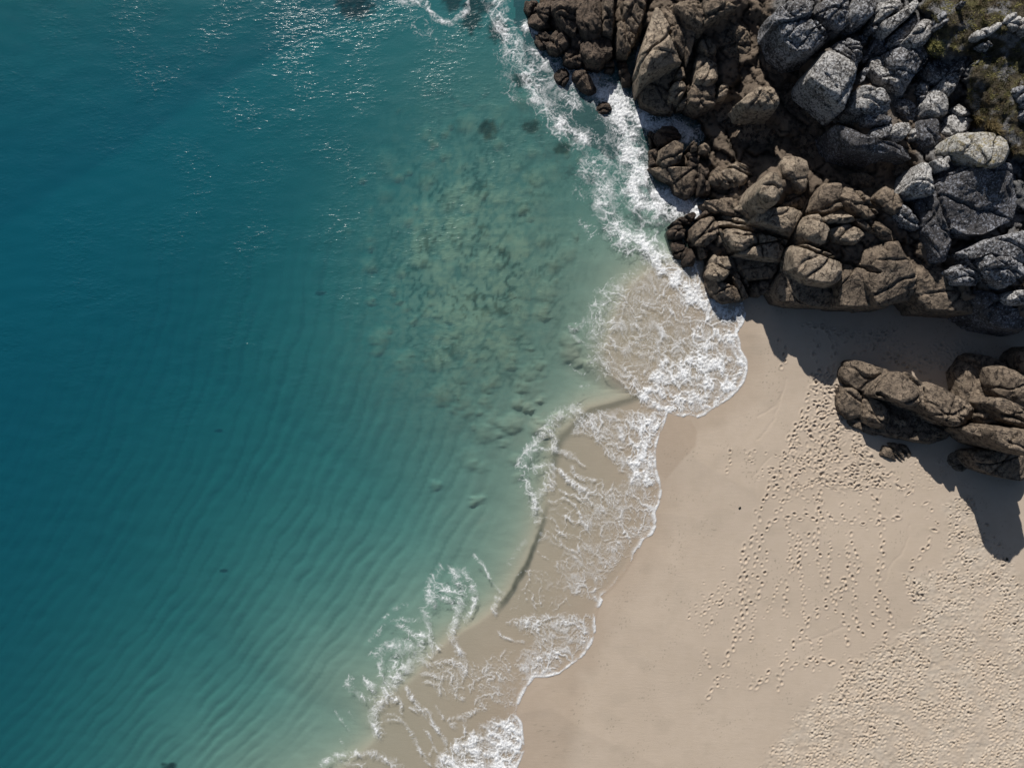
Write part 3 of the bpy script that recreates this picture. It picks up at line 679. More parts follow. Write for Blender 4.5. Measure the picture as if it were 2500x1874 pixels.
# long joints that run through many blocks: crop, polyline, half width px, depth m
CLEFTS = [('C', [(1690, 600), (1560, 860), (1450, 1060), (1380, 1250), (1300, 1440)], 5.0, 1.5), ('C', [(890, 920), (960, 1080), (1020, 1250), (1080, 1400), (1130, 1500)], 3.5, .9),
 ('C', [(840, 850), (1160, 920), (1340, 1000), (1470, 1030)], 3.2, .9), ('C', [(1470, 1060), (1600, 1100), (1860, 1200), (2190, 1300)], 3.5, 1.0), ('A', [(860, -30), (850, 430)], 5.0, 1.6),
 ('A', [(1150, -30), (1060, 280), (1010, 420)], 4.5, 1.4), ('A', [(1540, 270), (1500, 560), (1480, 720), (1330, 900)], 3.8, 1.1), ('A', [(1700, 450), (1720, 640), (1690, 800)], 3.5, 1.0),
 ('B', [(990, 120), (880, 210), (640, 330), (520, 400), (400, 470), (280, 540)], 6.0, 2.0), ('B', [(850, 540), (820, 680), (740, 900), (690, 1000)], 4.5, 1.4), ('B', [(430, 670), (560, 820), (690, 990)], 3.2, .9),
 ('B', [(1390, 480), (1330, 600), (1230, 760)], 3.5, 1.0), ('D', [(1440, 400), (1480, 600), (1560, 850), (1620, 1000)], 3.2, .8), ('D', [(1730, 1120), (1870, 1330), (2000, 1500)], 3.5, 1.0),
 ('A', [(1290, 240), (1400, 480), (1450, 620)], 2.6, .6), ('A', [(1300, 60), (1450, 190)], 2.4, .6), ('B', [(450, 140), (300, 170), (150, 190)], 2.6, .7), ('B', [(480, 20), (450, 140), (580, 330)], 2.6, .7), ('B', [(770, 0), (770, 130), (790, 210)], 3.0, .9),
 ('B', [(560, 600), (660, 720)], 1.8, .35), ('C', [(1180, 980), (1210, 1060), (1240, 1190)], 2.0, .4), ('C', [(1060, 1120), (1210, 1062), (1350, 1042)], 2.0, .4), ('D', [(560, 560), (700, 540), (900, 640)], 2.4, .6),
 ('E', [(1010, 880), (1100, 940), (1270, 1010), (1400, 1050), (1560, 1140)], 4.0, 1.0), ('E', [(960, 850), (1040, 770)], 3.0, .8), ('E', [(870, 880), (890, 1000), (880, 1120)], 3.0, .8), ('E', [(1380, 830), (1400, 1020)], 2.4, .6), ('E', [(1760, 1140), (1990, 1150), (2240, 1180)], 3.5, .9),
 ('D', [(980, 650), (1060, 780), (1200, 900), (1330, 1060)], 3.2, .9), ('D', [(760, 560), (880, 700), (1010, 850), (1160, 1000), (1240, 1160)], 3.2, .9), ('D', [(850, 800), (960, 940), (1080, 1120)], 2.6, .6)]
CLEFTS = [(np.array(cp(c, p)), w, d) for c, p, w, d in CLEFTS]
def cleft_depth(x, y, z):
    px, py = w2px(x, y, z)
    px = px + 2.5 * gnoise2(px / 14, py / 14); py = py + 2.5 * gnoise2(px / 14 + 6, py / 14)
    out = np.zeros(len(px)); x0, x1, y0, y1 = px.min(), px.max(), py.min(), py.max()
    for P, w, d in CLEFTS:
        if P[:, 0].max() < x0 - 20 or P[:, 0].min() > x1 + 20 or P[:, 1].max() < y0 - 20 or P[:, 1].min() > y1 + 20: continue
        out = np.maximum(out, d * np.exp(-(seg_dist(px, py, P) / w) ** 4))
    return out

JOINT = [np.array([math.cos(a), math.sin(a), .0]) for a in (math.radians(38), math.radians(-48), math.radians(80))]

def rock(spec, i, ground=None):
    c, kind, mat, zt, h, rough, pts, label = spec
    rg = np.random.default_rng(1000 + i)
    px = np.array(cp(c, [tuple(map(float, p.split(','))) for p in pts.split()]))
    if ground is not None:
        zg = float(ground(px[:, 0].mean(), px[:, 1].mean()))
        zt = zt + zg
    zo = zt - .5 * min(h, 1.5 if kind != 'boulder' else 2.6)                       # height of the widest outline
    x, y = px2w(px[:, 0], px[:, 1], zo)
    P = smooth_poly(np.stack([x, y], 1), 0 if kind in ('outcrop', 'reef_rock') else 1)
    P = P.mean(0) + (P - P.mean(0)) * (1.07 if ground is None else 1.16)
    per = np.hypot(*np.diff(np.vstack([P, P[:1]]), axis=0).T).sum()
    n = int(np.clip(per / .145, 40, 170))
    P = resample(P, n)
    # centre that keeps the outline star-shaped enough
    C = P.mean(0)
    size = math.sqrt(max(.2, abs(.5 * np.sum(P[:, 0] * np.roll(P[:, 1], -1) - np.roll(P[:, 0], -1) * P[:, 1]))))
    hv = zt - zo
    nb = max(4, int((h + 1.2 - hv) / .3)); nt = int(np.clip(size / 2 / .095, 10, 44))
    rf, zz = [], []
    zb = zt - h - 1.3
    for k in range(nb):
        t = k / nb
        rf.append(1.05 - .05 * t); zz.append(zb + (zo - zb) * t)
    pw = float(np.clip(size * rg.uniform(2.6, 4.2), 5, 18)) if kind != 'boulder' else rg.uniform(3.2, 5.5)
    for k in range(nt):
        q = 1 - .965 * (k / nt) ** 1.25
        rf.append(q); zz.append(zo + hv * (1 - q ** pw) ** .52)
    rf = np.array(rf); zz = np.array(zz)
    # even the spacing of the rings on the top
    R = len(rf)
    V = np.zeros((R, n, 3))
    V[:, :, :2] = C + rf[:, None, None] * (P - C)[None]
    V[:, :, 2] = zz[:, None]
    V = np.vstack([V.reshape(-1, 3), [[C[0], C[1], zt]]])
    # facets: slice with random planes
    cen = np.array([C[0], C[1], zo])
    ext = V - cen
    for k in range(int(16 + 12 * rough)):
        a = rg.uniform(0, 2 * math.pi); el = rg.uniform(.7, 1.4) if k % 2 else rg.uniform(.05, .85)
        nrm = np.array([math.cos(a) * math.cos(el), math.sin(a) * math.cos(el), math.sin(el)])
        d = ext @ nrm
        lim = d.max() * (rg.uniform(.68, .96) if k % 2 else rg.uniform(.88, .985))
        over = d > lim
        ext[over] -= (d[over] - lim)[:, None] * nrm
    # tilt the top
    tx = rg.normal(.06, .14); ty = rg.normal(0, .2)
    if any(w in label for w in ('lit ', 'bright', 'white', 'pale')): ty = rg.normal(-.24, .1)      # dips towards the sun
    if any(w in label.split(',')[0] for w in ('shaded', 'dark', 'black', 'in shadow')): ty = rg.normal(.30, .08)  # dips away from it
    up = np.clip(ext[:, 2] / max(hv, .3), 0, 1)
    ext[:, 2] += up * (tx * ext[:, 0] + ty * ext[:, 1])
    V = cen + ext
    # joints: straight grooves
    nrm = np.zeros_like(V); nrm[:, :2] = ext[:, :2] / (size * .6); nrm[:, 2] = .25 + up
    nrm /= np.linalg.norm(nrm, axis=1)[:, None]
    off = rg.uniform(-50, 50, 3)
    D = .10 * min(1, size / 3.2) * (.4 + rough) * fbm(V * .55 + off, 3)
    W = V + .35 * np.stack([gnoise(V * .6 + 9), gnoise(V * .6 + 31), gnoise(V * .6 + 57)], 1)
    for k in range(rg.integers(1, 3 + int(3 * rough))):
        J = JOINT[rg.integers(0, 3)] + rg.normal(0, .22, 3); J /= np.linalg.norm(J)
        s = (W - cen) @ J - rg.uniform(-.38, .38) * size
        wdt = rg.uniform(.06, .13)
        D -= rg.uniform(.15, .4) * np.exp(-(s / wdt) ** 2)
        D += np.where(s > 0, rg.uniform(-.14, .14), 0) * min(1, size / 2.5)
    s1 = W @ (JOINT[0] + np.array([0, 0, .25])) / (.55 + .5 * (1 - rough)) + off[0]; s2 = W @ (JOINT[1] + np.array([0, 0, -.3])) / (.8 + .6 * (1 - rough)) + off[1]; s3 = W[:, 2] / .8 + .35 * W[:, 1] + off[2]
    f1, f2, f3 = np.floor(s1), np.floor(s2), np.floor(s3)
    cell = RND[hsh(f1.astype(np.int64), f2.astype(np.int64), f3.astype(np.int64))] - .5
    edge = np.minimum(np.minimum(s1 - f1, 1 - s1 + f1), np.minimum(s2 - f2, 1 - s2 + f2))
    D += (.02 + .34 * max(0, rough - .35)) * min(1, size / 2.2) * (cell - .35 * np.exp(-(edge / .09) ** 2) * (cell > -.1))
    D += .16 * max(.1, rough - .2) * (np.abs(gnoise(W * np.array([1.3, 1.3, .9]) + off)) * -1.6 + .5)
    D += .09 * max(.15, rough - .2) * ridged(V * 2.4 + off, 3)
    D += .04 * fbm(V * 5.0 + off, 2)
    if rough > .65:                                        # splintery layering along the joints
        s = (W @ JOINT[0]) * 2.6 + .8 * gnoise(W * .8)
        D += .14 * (rough - .4) * (np.abs(s - np.floor(s) - .5) * 2 - .5)
    V = V + nrm * D[:, None] * np.array([.5, .5, 1.0])
    V[:, 2] -= cleft_depth(V[:, 0], V[:, 1], V[:, 2]) * np.clip((V[:, 2] - zb) / .8, 0, 1)
    base = np.array([C[0], C[1], zb])
    idx = np.arange(R * n).reshape(R, n)
    Q = np.stack([idx[:-1], np.roll(idx[:-1], -1, 1), np.roll(idx[1:], -1, 1), idx[1:]], -1).reshape(-1, 4)
    top = np.stack([idx[-1], np.roll(idx[-1], -1), np.full(n, R * n)], 1)
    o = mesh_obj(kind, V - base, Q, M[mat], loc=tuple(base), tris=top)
    grp = {'reef_rock': 'rocks of the reef', 'sea_rock': 'rocks standing in the foam', 'outcrop': 'rock blocks of the headland',
           'boulder': 'loose boulders on the headland', 'beach_rock': 'rocks on the beach'}[kind]
    tag(o, label, 'boulder' if kind == 'boulder' else 'rock', grp)
    return o
# ------------------------------------------------------------------ beach and sea bed: one sheet
def axis(parts):
    a = []
    for lo, hi, st in parts: a += list(np.arange(lo, hi, st))
    return np.array(a + [parts[-1][1]], float)
FX0, FX1, FY0, FY1, FS = 1400.0, 2560.0, 720.0, 1910.0, 2.1
ax = axis([(-6000, -2500, 700), (-2500, -260, 160), (-260, FX0, 6.5), (FX0, FX1, FS), (FX1, 3200, 30), (3200, 7000, 400)])
ay = axis([(-4000, -900, 500), (-900, -160, 60), (-160, FY0, 7.0), (FY0, FY1, FS), (FY1, 2400, 24), (2400, 6000, 400)])
fx = np.where((ax >= FX0) & (ax < FX1))[0]; fy = np.where((ay >= FY0) & (ay < FY1))[0]
SX, SY = np.meshgrid(ax, ay)
sx, sy = SX.ravel(), SY.ravel()
z, ds, db = sand_height(sx, sy)
# ripples follow the shore
rp = np.where((db > 0) & (sy > 300), 1.0, 0.0) * sstep(2.5, 9, db) * (1 - sstep(42, 56, db)) * sstep(380, 760, sy)
pl_zone = np.exp(-(((sx - 1170) / 190) ** 2 + ((sy - 690) / 260) ** 2))
rp *= 1 - .8 * np.clip(pl_zone * 1.4, 0, 1)
wob = gnoise2(sx / 150, sy / 150) * .9 + gnoise2(sx / 55, sy / 80) * .42 + gnoise2(sx / 25, sy / 25) * .15
# crest direction: lines running up and to the right, bending with the bay
ang = np.radians(68 - 26 * sstep(700, 1700, sy))
cx_, cy_ = sx / PPM, (1874 - sy) / PPM
ph = .766 * cx_ - .643 * cy_ + .0067 * (cy_ - 10) ** 2
per = 1.15
saw = (ph + wob * .5) / per
rip = np.sin(2 * np.pi * saw) + .25 * np.sin(4 * np.pi * saw + .8)
z = z + .085 * rp * rip * np.clip(.55 + .9 * gnoise2(sx / 80 + 5, sy / 120), .05, 1.4)
z = z + np.where(db > 1, .10 * fbm2(sx / 60, sy / 60, 3), 0)
trough = rp * sstep(.1, .95, -rip) * (.35 + .65 * sstep(-.3, .4, gnoise2(sx / 70, sy / 200)))
# suspended sand clouds
dome = np.zeros_like(z); cand = (sx > 650) & (sx < 1500) & (sy > 150) & (sy < 1350)
ci = np.where(cand)[0]; xx, yy = sx[ci], sy[ci]; dd = np.zeros(len(ci))
wx = 7 * gnoise2(xx / 14, yy / 14); wy = 7 * gnoise2(xx / 14 + 40, yy / 14)
for (px, py, r, hgt) in PL:
    q = ((xx + wx - px) ** 2 + (yy + wy - py) ** 2) / (r * r)
    m = q < 1
    dd[m] = np.maximum(dd[m], hgt * (1 - q[m]) ** 1.3)
dome[ci] = dd * .5
z = np.where(db > .5, z + np.minimum(dome, np.maximum(-z - .35, 0) * .75), z)
cloud = np.clip(dome, 0, 1)
# weed
weed = np.zeros_like(z)
for (px, py, rx, ry) in WEED:
    q = ((sx - px) / rx) ** 2 + ((sy - py) / ry) ** 2
    m = q < 4
    weed[m] = np.maximum(weed[m], sstep(1.5, .3, q[m] + .9 * gnoise2(sx[m] / 13, sy[m] / 9)))
# beach relief
land = sstep(0, 1.5, -ds)
z = z + land * (.035 * fbm2(sx / 150, sy / 150, 3))
Z = z.reshape(len(ay), len(ax))
LX = ax[fx]; LY = ay[fy]
ZF = np.zeros((len(fy), len(fx)))
rr = random.Random(11)
def stamp(px, py, dirn, L=.19, W=.115, D=.075, rim=.5):
    R = int(max(L, W) * 2.4 * PPM / FS) + 1
    ic = int(round((px - FX0) / FS)); jc = int(round((py - FY0) / FS))
    i0, i1, j0, j1 = max(0, ic - R), min(len(fx), ic + R + 1), max(0, jc - R), min(len(fy), jc + R + 1)
    if i1 <= i0 or j1 <= j0: return
    X = (LX[i0:i1][None, :] - px) / PPM; Y = (py - LY[j0:j1][:, None]) / PPM
    u = (X * math.cos(dirn) + Y * math.sin(dirn)) / L; v = (-X * math.sin(dirn) + Y * math.cos(dirn)) / W
    r = np.sqrt(u * u + v * v)
    ZF[j0:j1, i0:i1] += -D * np.exp(-(r ** 3.2)) + D * rim * np.exp(-((r - 1.5) / .42) ** 2)

def track(c, pts, step=.64, wide=.16, D=.125, L=.19, jit=.09):
    P = np.array(cp(c, pts)); n = len(P)
    s = np.r_[0, np.cumsum(np.hypot(*np.diff(P, axis=0).T))]
    t = 0.0; side = 1
    while t < s[-1]:
        x = np.interp(t, s, P[:, 0]); y = np.interp(t, s, P[:, 1])
        x2 = np.interp(t + 4, s, P[:, 0]); y2 = np.interp(t + 4, s, P[:, 1])
        d = math.atan2(-(y2 - y), x2 - x + 1e-6)
        x += side * wide * PPM * math.sin(d) + rr.gauss(0, jit) * PPM; y += side * wide * PPM * math.cos(d) + rr.gauss(0, jit) * PPM
        stamp(x, y, d + rr.gauss(0, .2), L * rr.uniform(.7, 1.25), .11 * rr.uniform(.8, 1.25) * L / .185, D * rr.uniform(.45, 1.3))
        side = -side; t += step * PPM * rr.uniform(.85, 1.15)

def scatter(c, poly, n, D=.07, L=.2, keep=None, dirn=None):
    P = np.array(cp(c, poly)); lo = P.min(0); hi = P.max(0); k = 0
    while k < n:
        x = rr.uniform(lo[0], hi[0]); y = rr.uniform(lo[1], hi[1])
        k += 1
        if not inside(np.array([x]), np.array([y]), P)[0]: continue
        if keep is not None and rr.random() > keep(x, y): continue
        stamp(x, y, rr.uniform(0, 6.28) if dirn is None else rr.gauss(dirn, .6), L * rr.uniform(.45, 1.4), .095 * rr.uniform(.6, 1.3), D * rr.uniform(.25, 1.3))

for pts in ([(620, 30), (550, 170), (470, 300), (410, 430), (400, 560), (340, 650), (300, 800)], [(760, 20), (690, 170), (560, 390), (480, 520), (430, 620)],
            [(840, -60), (850, 150), (835, 330), (830, 480), (810, 590), (815, 700), (860, 840), (900, 950), (950, 1060), (1010, 1170), (1020, 1320)],
            [(330, 690), (300, 990), (285, 1110), (260, 1220), (240, 1350), (200, 1450), (130, 1590), (60, 1680)],
            [(420, 620), (390, 780), (345, 880), (340, 1060), (310, 1200), (270, 1290)],
            [(480, 680), (455, 780), (425, 940), (380, 1020)],
            [(1190, 300), (1230, 430), (1260, 560), (1250, 700), (1235, 850), (1220, 960), (1205, 1080), (1215, 1200)],
            [(620, 440), (830, 450), (990, 480), (1160, 480), (1370, 460)],
            [(1000, 890), (900, 1000), (780, 1130), (700, 1240), (600, 1380), (570, 1500), (550, 1640)],
            [(1040, 700), (1010, 890), (960, 1010)], [(1080, 680), (1070, 850), (1060, 1050), (1080, 1150), (1120, 1260)],
            [(610, 880), (600, 1000), (605, 1140)], [(1580, 600), (1500, 720), (1440, 790)], [(700, 560), (640, 830)], [(790, 570), (640, 830)],
            [(1060, 570), (1010, 690)], [(640, 1450), (760, 1420), (900, 1430), (1060, 1440)], [(500, 1500), (360, 1620)], [(1280, 980), (1320, 1180), (1240, 1290)]):
    track('F', pts)
for pts in ([(200, 880), (120, 970), (0, 1060), (-60, 1120)], [(180, 1010), (110, 1130), (40, 1260)], [(690, 560), (700, 800), (730, 1000), (720, 1180)], [(610, 440), (640, 580), (620, 740)],
            [(230, 940), (90, 1060), (20, 1120)], [(400, 1040), (370, 1300)], [(570, 870), (480, 1080)], [(910, 640), (890, 830)], [(60, 1360), (100, 1480)], [(840, 1280), (800, 1480)],
            [(750, 1260), (800, 1420)], [(240, 0), (200, 150)]):
    track('F', pts, .45, .07, .08, .16)
for pts in ([(240, 1300), (370, 1070), (430, 880), (480, 700)], [(140, 1640), (230, 1400), (310, 1230), (420, 1080)], [(160, 1560), (350, 1150)], [(520, 680), (500, 900), (440, 1200), (400, 1500)],
            [(600, 680), (560, 850), (520, 1200), (540, 1550)], [(640, 500), (600, 700)], [(490, 440), (480, 650)], [(190, 450), (220, 560), (210, 700)],
            [(680, 680), (850, 520), (990, 460), (1150, 330)], [(900, 530), (1200, 600), (1600, 620)], [(1050, 580), (1300, 680), (1430, 750)], [(370, 300), (550, 350), (800, 390), (1100, 400)]):
    track('E', pts)
scatter('E', [(470, 650), (650, 665), (690, 900), (700, 1150), (900, 1280), (1010, 1450), (1250, 1660), (520, 1660), (560, 1200), (440, 1100), (420, 1000)], 560, .11, .22)
scatter('E', [(360, 1000), (690, 1000), (900, 1300), (1100, 1660), (120, 1660), (260, 1330)], 260, .11, .22)
scatter('E', [(600, 400), (1000, 420), (1500, 480), (1750, 600), (1650, 720), (1100, 640), (900, 520)], 380, .06)
scatter('E', [(350, 260), (660, 330), (1100, 380), (1080, 420), (600, 480)], 60, .06)
scatter('E', [(1400, 480), (1700, 430), (1900, 560), (1650, 620)], 120, .06)
scatter('E', [(1200, 1450), (1350, 1400), (1520, 1420), (1700, 1580), (1800, 1660), (1300, 1660)], 130, .05, .13)
scatter('F', [(300, 0), (1150, 0), (1500, 260), (1640, 420), (1640, 560), (1380, 470), (900, 440), (520, 400)], 200, .10, .2)
scatter('F', [(0, 900), (600, 500), (1300, 500), (1300, 1300), (900, 1500), (0, 1658)], 140, .045, .14)
HEAVY = [(1640, 330), (1830, 270), (1980, 520), (2110, 700), (2280, 1000), (2280, 2300), (300, 2300), (700, 1720), (850, 1640), (1080, 1450), (1280, 1290), (1500, 1100), (1390, 830), (1640, 780), (1690, 620)]
hp = np.array(cp('F', HEAVY))
def dens(x, y):
    e = sdist(np.array([x]), np.array([y]), hp)[0]
    d = gnoise2(np.array([x / 55.0]), np.array([y / 55.0]))[0]
    return max(.05, min(1, .6 + 1.3 * d)) * min(1, .25 + e / 60)
scatter('F', HEAVY, 9500, .085, .17, keep=dens, dirn=.75)
scatter('F', HEAVY, 4500, .065, .12, keep=dens)
scatter('F', [(1080, 1400), (1290, 1290), (1380, 1380), (1380, 1700), (900, 1700), (980, 1520)], 420, .08)
scatter('F', [(1390, 830), (1500, 860), (1540, 1010), (1450, 1030)], 70, .1)
sdh = sdist(np.repeat(LX[None], len(LY), 0).ravel(), np.repeat(LY[:, None], len(LX), 1).ravel(), hp).reshape(ZF.shape)
LXX, LYY = np.meshgrid(LX, LY)
rough_zone = sstep(-14, 30, sdh)
ZF += rough_zone * (.05 * fbm2(LXX.ravel() / 11, LYY.ravel() / 11, 3).reshape(ZF.shape) + .03 * fbm2(LXX.ravel() / 40, LYY.ravel() / 40, 2).reshape(ZF.shape))
ZF = np.clip(ZF, -.19, .12)
# faint drainage rills
for pts in ([(2000, 280), (1870, 330), (1500, 430), (1200, 800), (980, 1380), (700, 1620)], ):
    pass
RILL = [cp('E', [(240, 760), (190, 900), (140, 1080), (60, 1200), (0, 1260)]), cp('E', [(200, 880), (150, 980), (0, 1070)]), cp('F', [(1440, 500), (1420, 600), (1380, 700), (1300, 780), (1270, 880)]),
        cp('F', [(1000, 1180), (850, 1250), (660, 1305)]), cp('F', [(300, 860), (340, 1000), (350, 1050)]), cp('F', [(500, 40), (420, 130), (380, 180), (420, 300)])]
for rl in RILL:
    dl = seg_dist(LXX.ravel() + 4 * gnoise2(LXX.ravel() / 20, LYY.ravel() / 20), LYY.ravel(), rl).reshape(ZF.shape)
    ZF -= .018 * np.exp(-(dl / 2.6) ** 2)
landf = sstep(.2, 2.0, -ds.reshape(Z.shape)[np.ix_(fy, fx)])
Z[np.ix_(fy, fx)] += ZF * landf
z = Z.ravel()
DAMP = [[(1625, 1005), (1690, 1020), (1706, 1050), (1701, 1090), (1665, 1128), (1625, 1178), (1596, 1150), (1600, 1060)],
        [(1262, 1690), (1345, 1650), (1405, 1622), (1425, 1680), (1405, 1790), (1385, 1890), (1290, 1950), (1240, 1900), (1265, 1740)],
        [(1555, 1330), (1620, 1230), (1640, 1300), (1560, 1450), (1480, 1560), (1430, 1620), (1460, 1480)]]
wet = np.maximum(.75 * sstep(-.5, .1, ds), 
    .5 * sstep(-2.4, -.2, ds + .8 * gnoise2(sx / 50, sy / 50)))
for k, pg in enumerate(DAMP):
    q = (sx > 1200) & (sx < 1750) & (sy > 980) & (sy < 1980)
    v = np.zeros_like(z); v[q] = sstep(-2 if k == 0 else -22, 8 if k == 0 else 26, sdist(sx[q], sy[q], pg)) * (.75, .55, .35)[k]
    wet = np.maximum(wet, v)
dry = np.zeros_like(z).reshape(Z.shape)
dry[np.ix_(fy, fx)] = rough_zone * (.45 + .55 * sstep(-.35, .3, fbm2(LXX.ravel() / 70 + 3, LYY.ravel() / 70, 3).reshape(ZF.shape)))
pz_s = (ALT - z) / ALT / PPM
V = np.stack([(sx - 1250) * pz_s, (937 - sy) * pz_s, z], 1)
far = (np.abs(sx - 1250) > 2600) | (np.abs(sy - 937) > 2300)
keep = np.ones((len(ay) - 1, len(ax) - 1), bool)
buried = ((SX > 2050) & (SX < 2900) & (SY < 560) & (SY > -700))
keep &= ~(buried[:-1, :-1] & buried[1:, 1:])
Q = quads(len(ax), len(ay), keep)[:, ::-1]
sand = mesh_obj('beach', V, Q, M['sand'], {'wet': wet, 'dry': dry.ravel(), 'stain': np.clip(trough * .55 * (1 - cloud) + land * (.10 * sstep(.05, .5, fbm2(sx / 90 + 9, sy / 60, 4)) + .5 * sstep(.52, .6, gnoise2(sx / 5, sy / 5)) * sstep(.1, .4, gnoise2(sx / 60 + 2, sy / 60))), 0, 1), 'weed': np.clip(weed, 0, 1) * .95})
tag(sand, 'pale sand beach with footprints sloping down to a rippled sea bed', 'beach', kind='structure')
def ground_z(px, py):
    i = int(np.clip(np.searchsorted(ax, px), 0, len(ax) - 1)); j = int(np.clip(np.searchsorted(ay, py), 0, len(ay) - 1))
    return Z[j, i]

# ------------------------------------------------------------------ sea surface
wx_ = axis([(-6000, -2500, 700), (-2500, -260, 160), (-260, 760, 11), (760, 1860, 4), (1860, 2700, 60), (2700, 7000, 800)])
wy_ = axis([(-4000, -900, 500), (-900, -160, 60), (-160, 680, 7), (680, 1930, 4), (1930, 2400, 40), (2400, 6000, 400)])
WX, WY = np.meshgrid(wx_, wy_)
wx, wy = WX.ravel(), WY.ravel()
wz, wds, wdb = sand_height(wx, wy)
wd = np.zeros_like(wx)
m = (wx > 650) & (wx < 1500) & (wy > 150) & (wy < 1350)
xs, ys = wx[m], wy[m]; dd = np.zeros(len(xs))
w1 = 7 * gnoise2(xs / 14, ys / 14); w2 = 7 * gnoise2(xs / 14 + 40, ys / 14)
for (px, py, r, hgt) in PL:
    q = ((xs + w1 - px) ** 2 + (ys + w2 - py) ** 2) / (r * r); k = q < 1
    dd[k] = np.maximum(dd[k], hgt * (1 - q[k]) ** 1.3)
puff = np.zeros_like(wx); puff[m] = dd; wd = puff * .5
depth = np.maximum(-wz, 0)
depth = np.where(wdb > .5, depth - np.minimum(wd, np.maximum(depth - .35, 0) * .75), depth)
# steep little wave front: dark refracting face painted into the water tint
FRONT = [(1342, 1189), (1327, 1266), (1310, 1316), (1280, 1384), (1250, 1437), (1221, 1479), (1200, 1505)]
fd = seg_dist(wx + 3 * gnoise2(wx / 25, wy / 25), wy, FRONT)
face = np.exp(-((fd + 2 * gnoise2(wx / 18, wy / 18)) / 5.0) ** 2) * sstep(1190, 1340, wy) * sstep(1508, 1450, wy)
FRONT2 = [(1560, 965), (1501, 984), (1439, 1000), (1401, 1034), (1369, 1065), (1350, 1130)]
fd2 = seg_dist(wx + 4 * gnoise2(wx / 25, wy / 25), wy, FRONT2)
face = np.maximum(face, .45 * np.exp(-(fd2 / 9) ** 2))
optical = depth + .5 * face + .12 * np.clip(wdb, 0, 3)
K = np.array([.36, .155, .14])
tint = np.exp(-K[None] * optical[:, None])
SCAT = np.array([.001, .048, .069])
blue = (1 - np.exp(-.12 * depth)) * sstep(20, 55, wdb)
turb = np.maximum(np.exp(-(((wx - 1180) / 270) ** 2 + ((wy - 680) / 360) ** 2)), .8 * np.exp(-(((wx - 1280) / 300) ** 2 + ((wy - 300) / 300) ** 2)))
scat = SCAT[None] * (1 - np.exp(-.28 * depth))[:, None] + np.array([.03, .055, .04])[None] * (turb * (1 - np.exp(-.7 * depth)))[:, None]
scat = scat + blue[:, None] * np.array([.0, .005, .02])[None]
swash = sstep(.3, -.5, wdb) * sstep(.1, 1.5, wds)
tint = tint * (1 - .03 * swash)[:, None]
scat = scat + swash[:, None] * np.array([.012, .009, .005])[None]
near = np.exp(-np.maximum(wdb, 0) / 13) * (1 - np.exp(-1.5 * depth))
scat = scat + near[:, None] * np.array([.045, .05, .034])[None]
zone = np.clip(1.25 * np.exp(-(((wx - 1165) / 210) ** 2 + ((wy - 650) / 300) ** 2)), 0, 1) * sstep(1.5, 5, wdb)
wl = 6 * gnoise2(wx / 17, wy / 17)
bil = np.abs(gnoise2((wx + wl) / 27, (wy - wl) / 25)) * 1.5 + .55 * np.abs(gnoise2((wx - wl) / 12 + 4, wy / 12)) + .25 * gnoise2(wx / 60, wy / 60)
lump_ = sstep(.12, .95, bil) * zone
crease = sstep(.5, .1, bil) * zone * sstep(-.35, .3, gnoise2(wx / 70 + 9, wy / 70))  # shadow gaps between the sand puffs, painted into tint and scatter
puff = .8 * puff * (.35 + .65 * zone) + .62 * lump_
wwd = np.zeros_like(wx)
for (px, py, rx, ry) in WEED:
    q = ((wx - px) / rx) ** 2 + ((wy - py) / ry) ** 2; k = q < 4
    if rx < 14: continue
    wwd[k] = np.maximum(wwd[k], sstep(1.5, .3, q[k] + .9 * gnoise2(wx[k] / 13, wy[k] / 9)))
scat = scat * (1 - .55 * wwd)[:, None]
tint = tint * (1 - .46 * crease)[:, None]
scat = scat * (1 - .46 * crease)[:, None]
puff = np.clip(puff * (1 + .5 * gnoise2(wx / 9, wy / 9)), 0, 1) * (1 - np.exp(-1.2 * depth)) * sstep(.5, 3, wdb)
brown = np.exp(-np.maximum(wdb, 0) / 5)[:, None]
scat = scat + puff[:, None] * (np.array([.062, .088, .055]) * (1 - brown) + np.array([.10, .10, .075]) * brown)
tint = tint * (1 - .5 * puff)[:, None]
tint = tint * (1 - .6 * face)[:, None]  # darkens the wave face by colour, beyond what depth gives
tint = tint * (1 - .45 * (turb * (1 - np.exp(-.7 * depth))))[:, None]
chop = .3 + .7 * sstep(0, 7, wdb) * (1 - .78 * sstep(750, 1350, wy + .15 * wx - 100))
chop *= np.clip(.62 + .9 * gnoise2(wx / 130 + 2, wy / 130), .15, 1.3) * (.45 + .55 * np.exp(-(((wx - 850) / 520) ** 2 + ((wy - 150) / 620) ** 2)))
hz = .05 * face + .03 * gnoise2(wx / 60, wy / 30) * sstep(0, 6, wdb)
V = np.stack([(wx - 1250) / PPM, (937 - wy) / PPM, hz], 1)
dry_land = (wds < -1.2).reshape(WX.shape)
keep = ~(dry_land[:-1, :-1] & dry_land[1:, 1:] & dry_land[:-1, 1:] & dry_land[1:, :-1])
sea = mesh_obj('sea_water', V, quads(len(wx_), len(wy_), keep)[:, ::-1], M['water'], {'water_tint': tint, 'water_scatter': scat, 'chop': np.clip(chop, 0, 1.5)})
tag(sea, 'clear blue-green sea deepening away from the beach', 'sea', kind='structure')

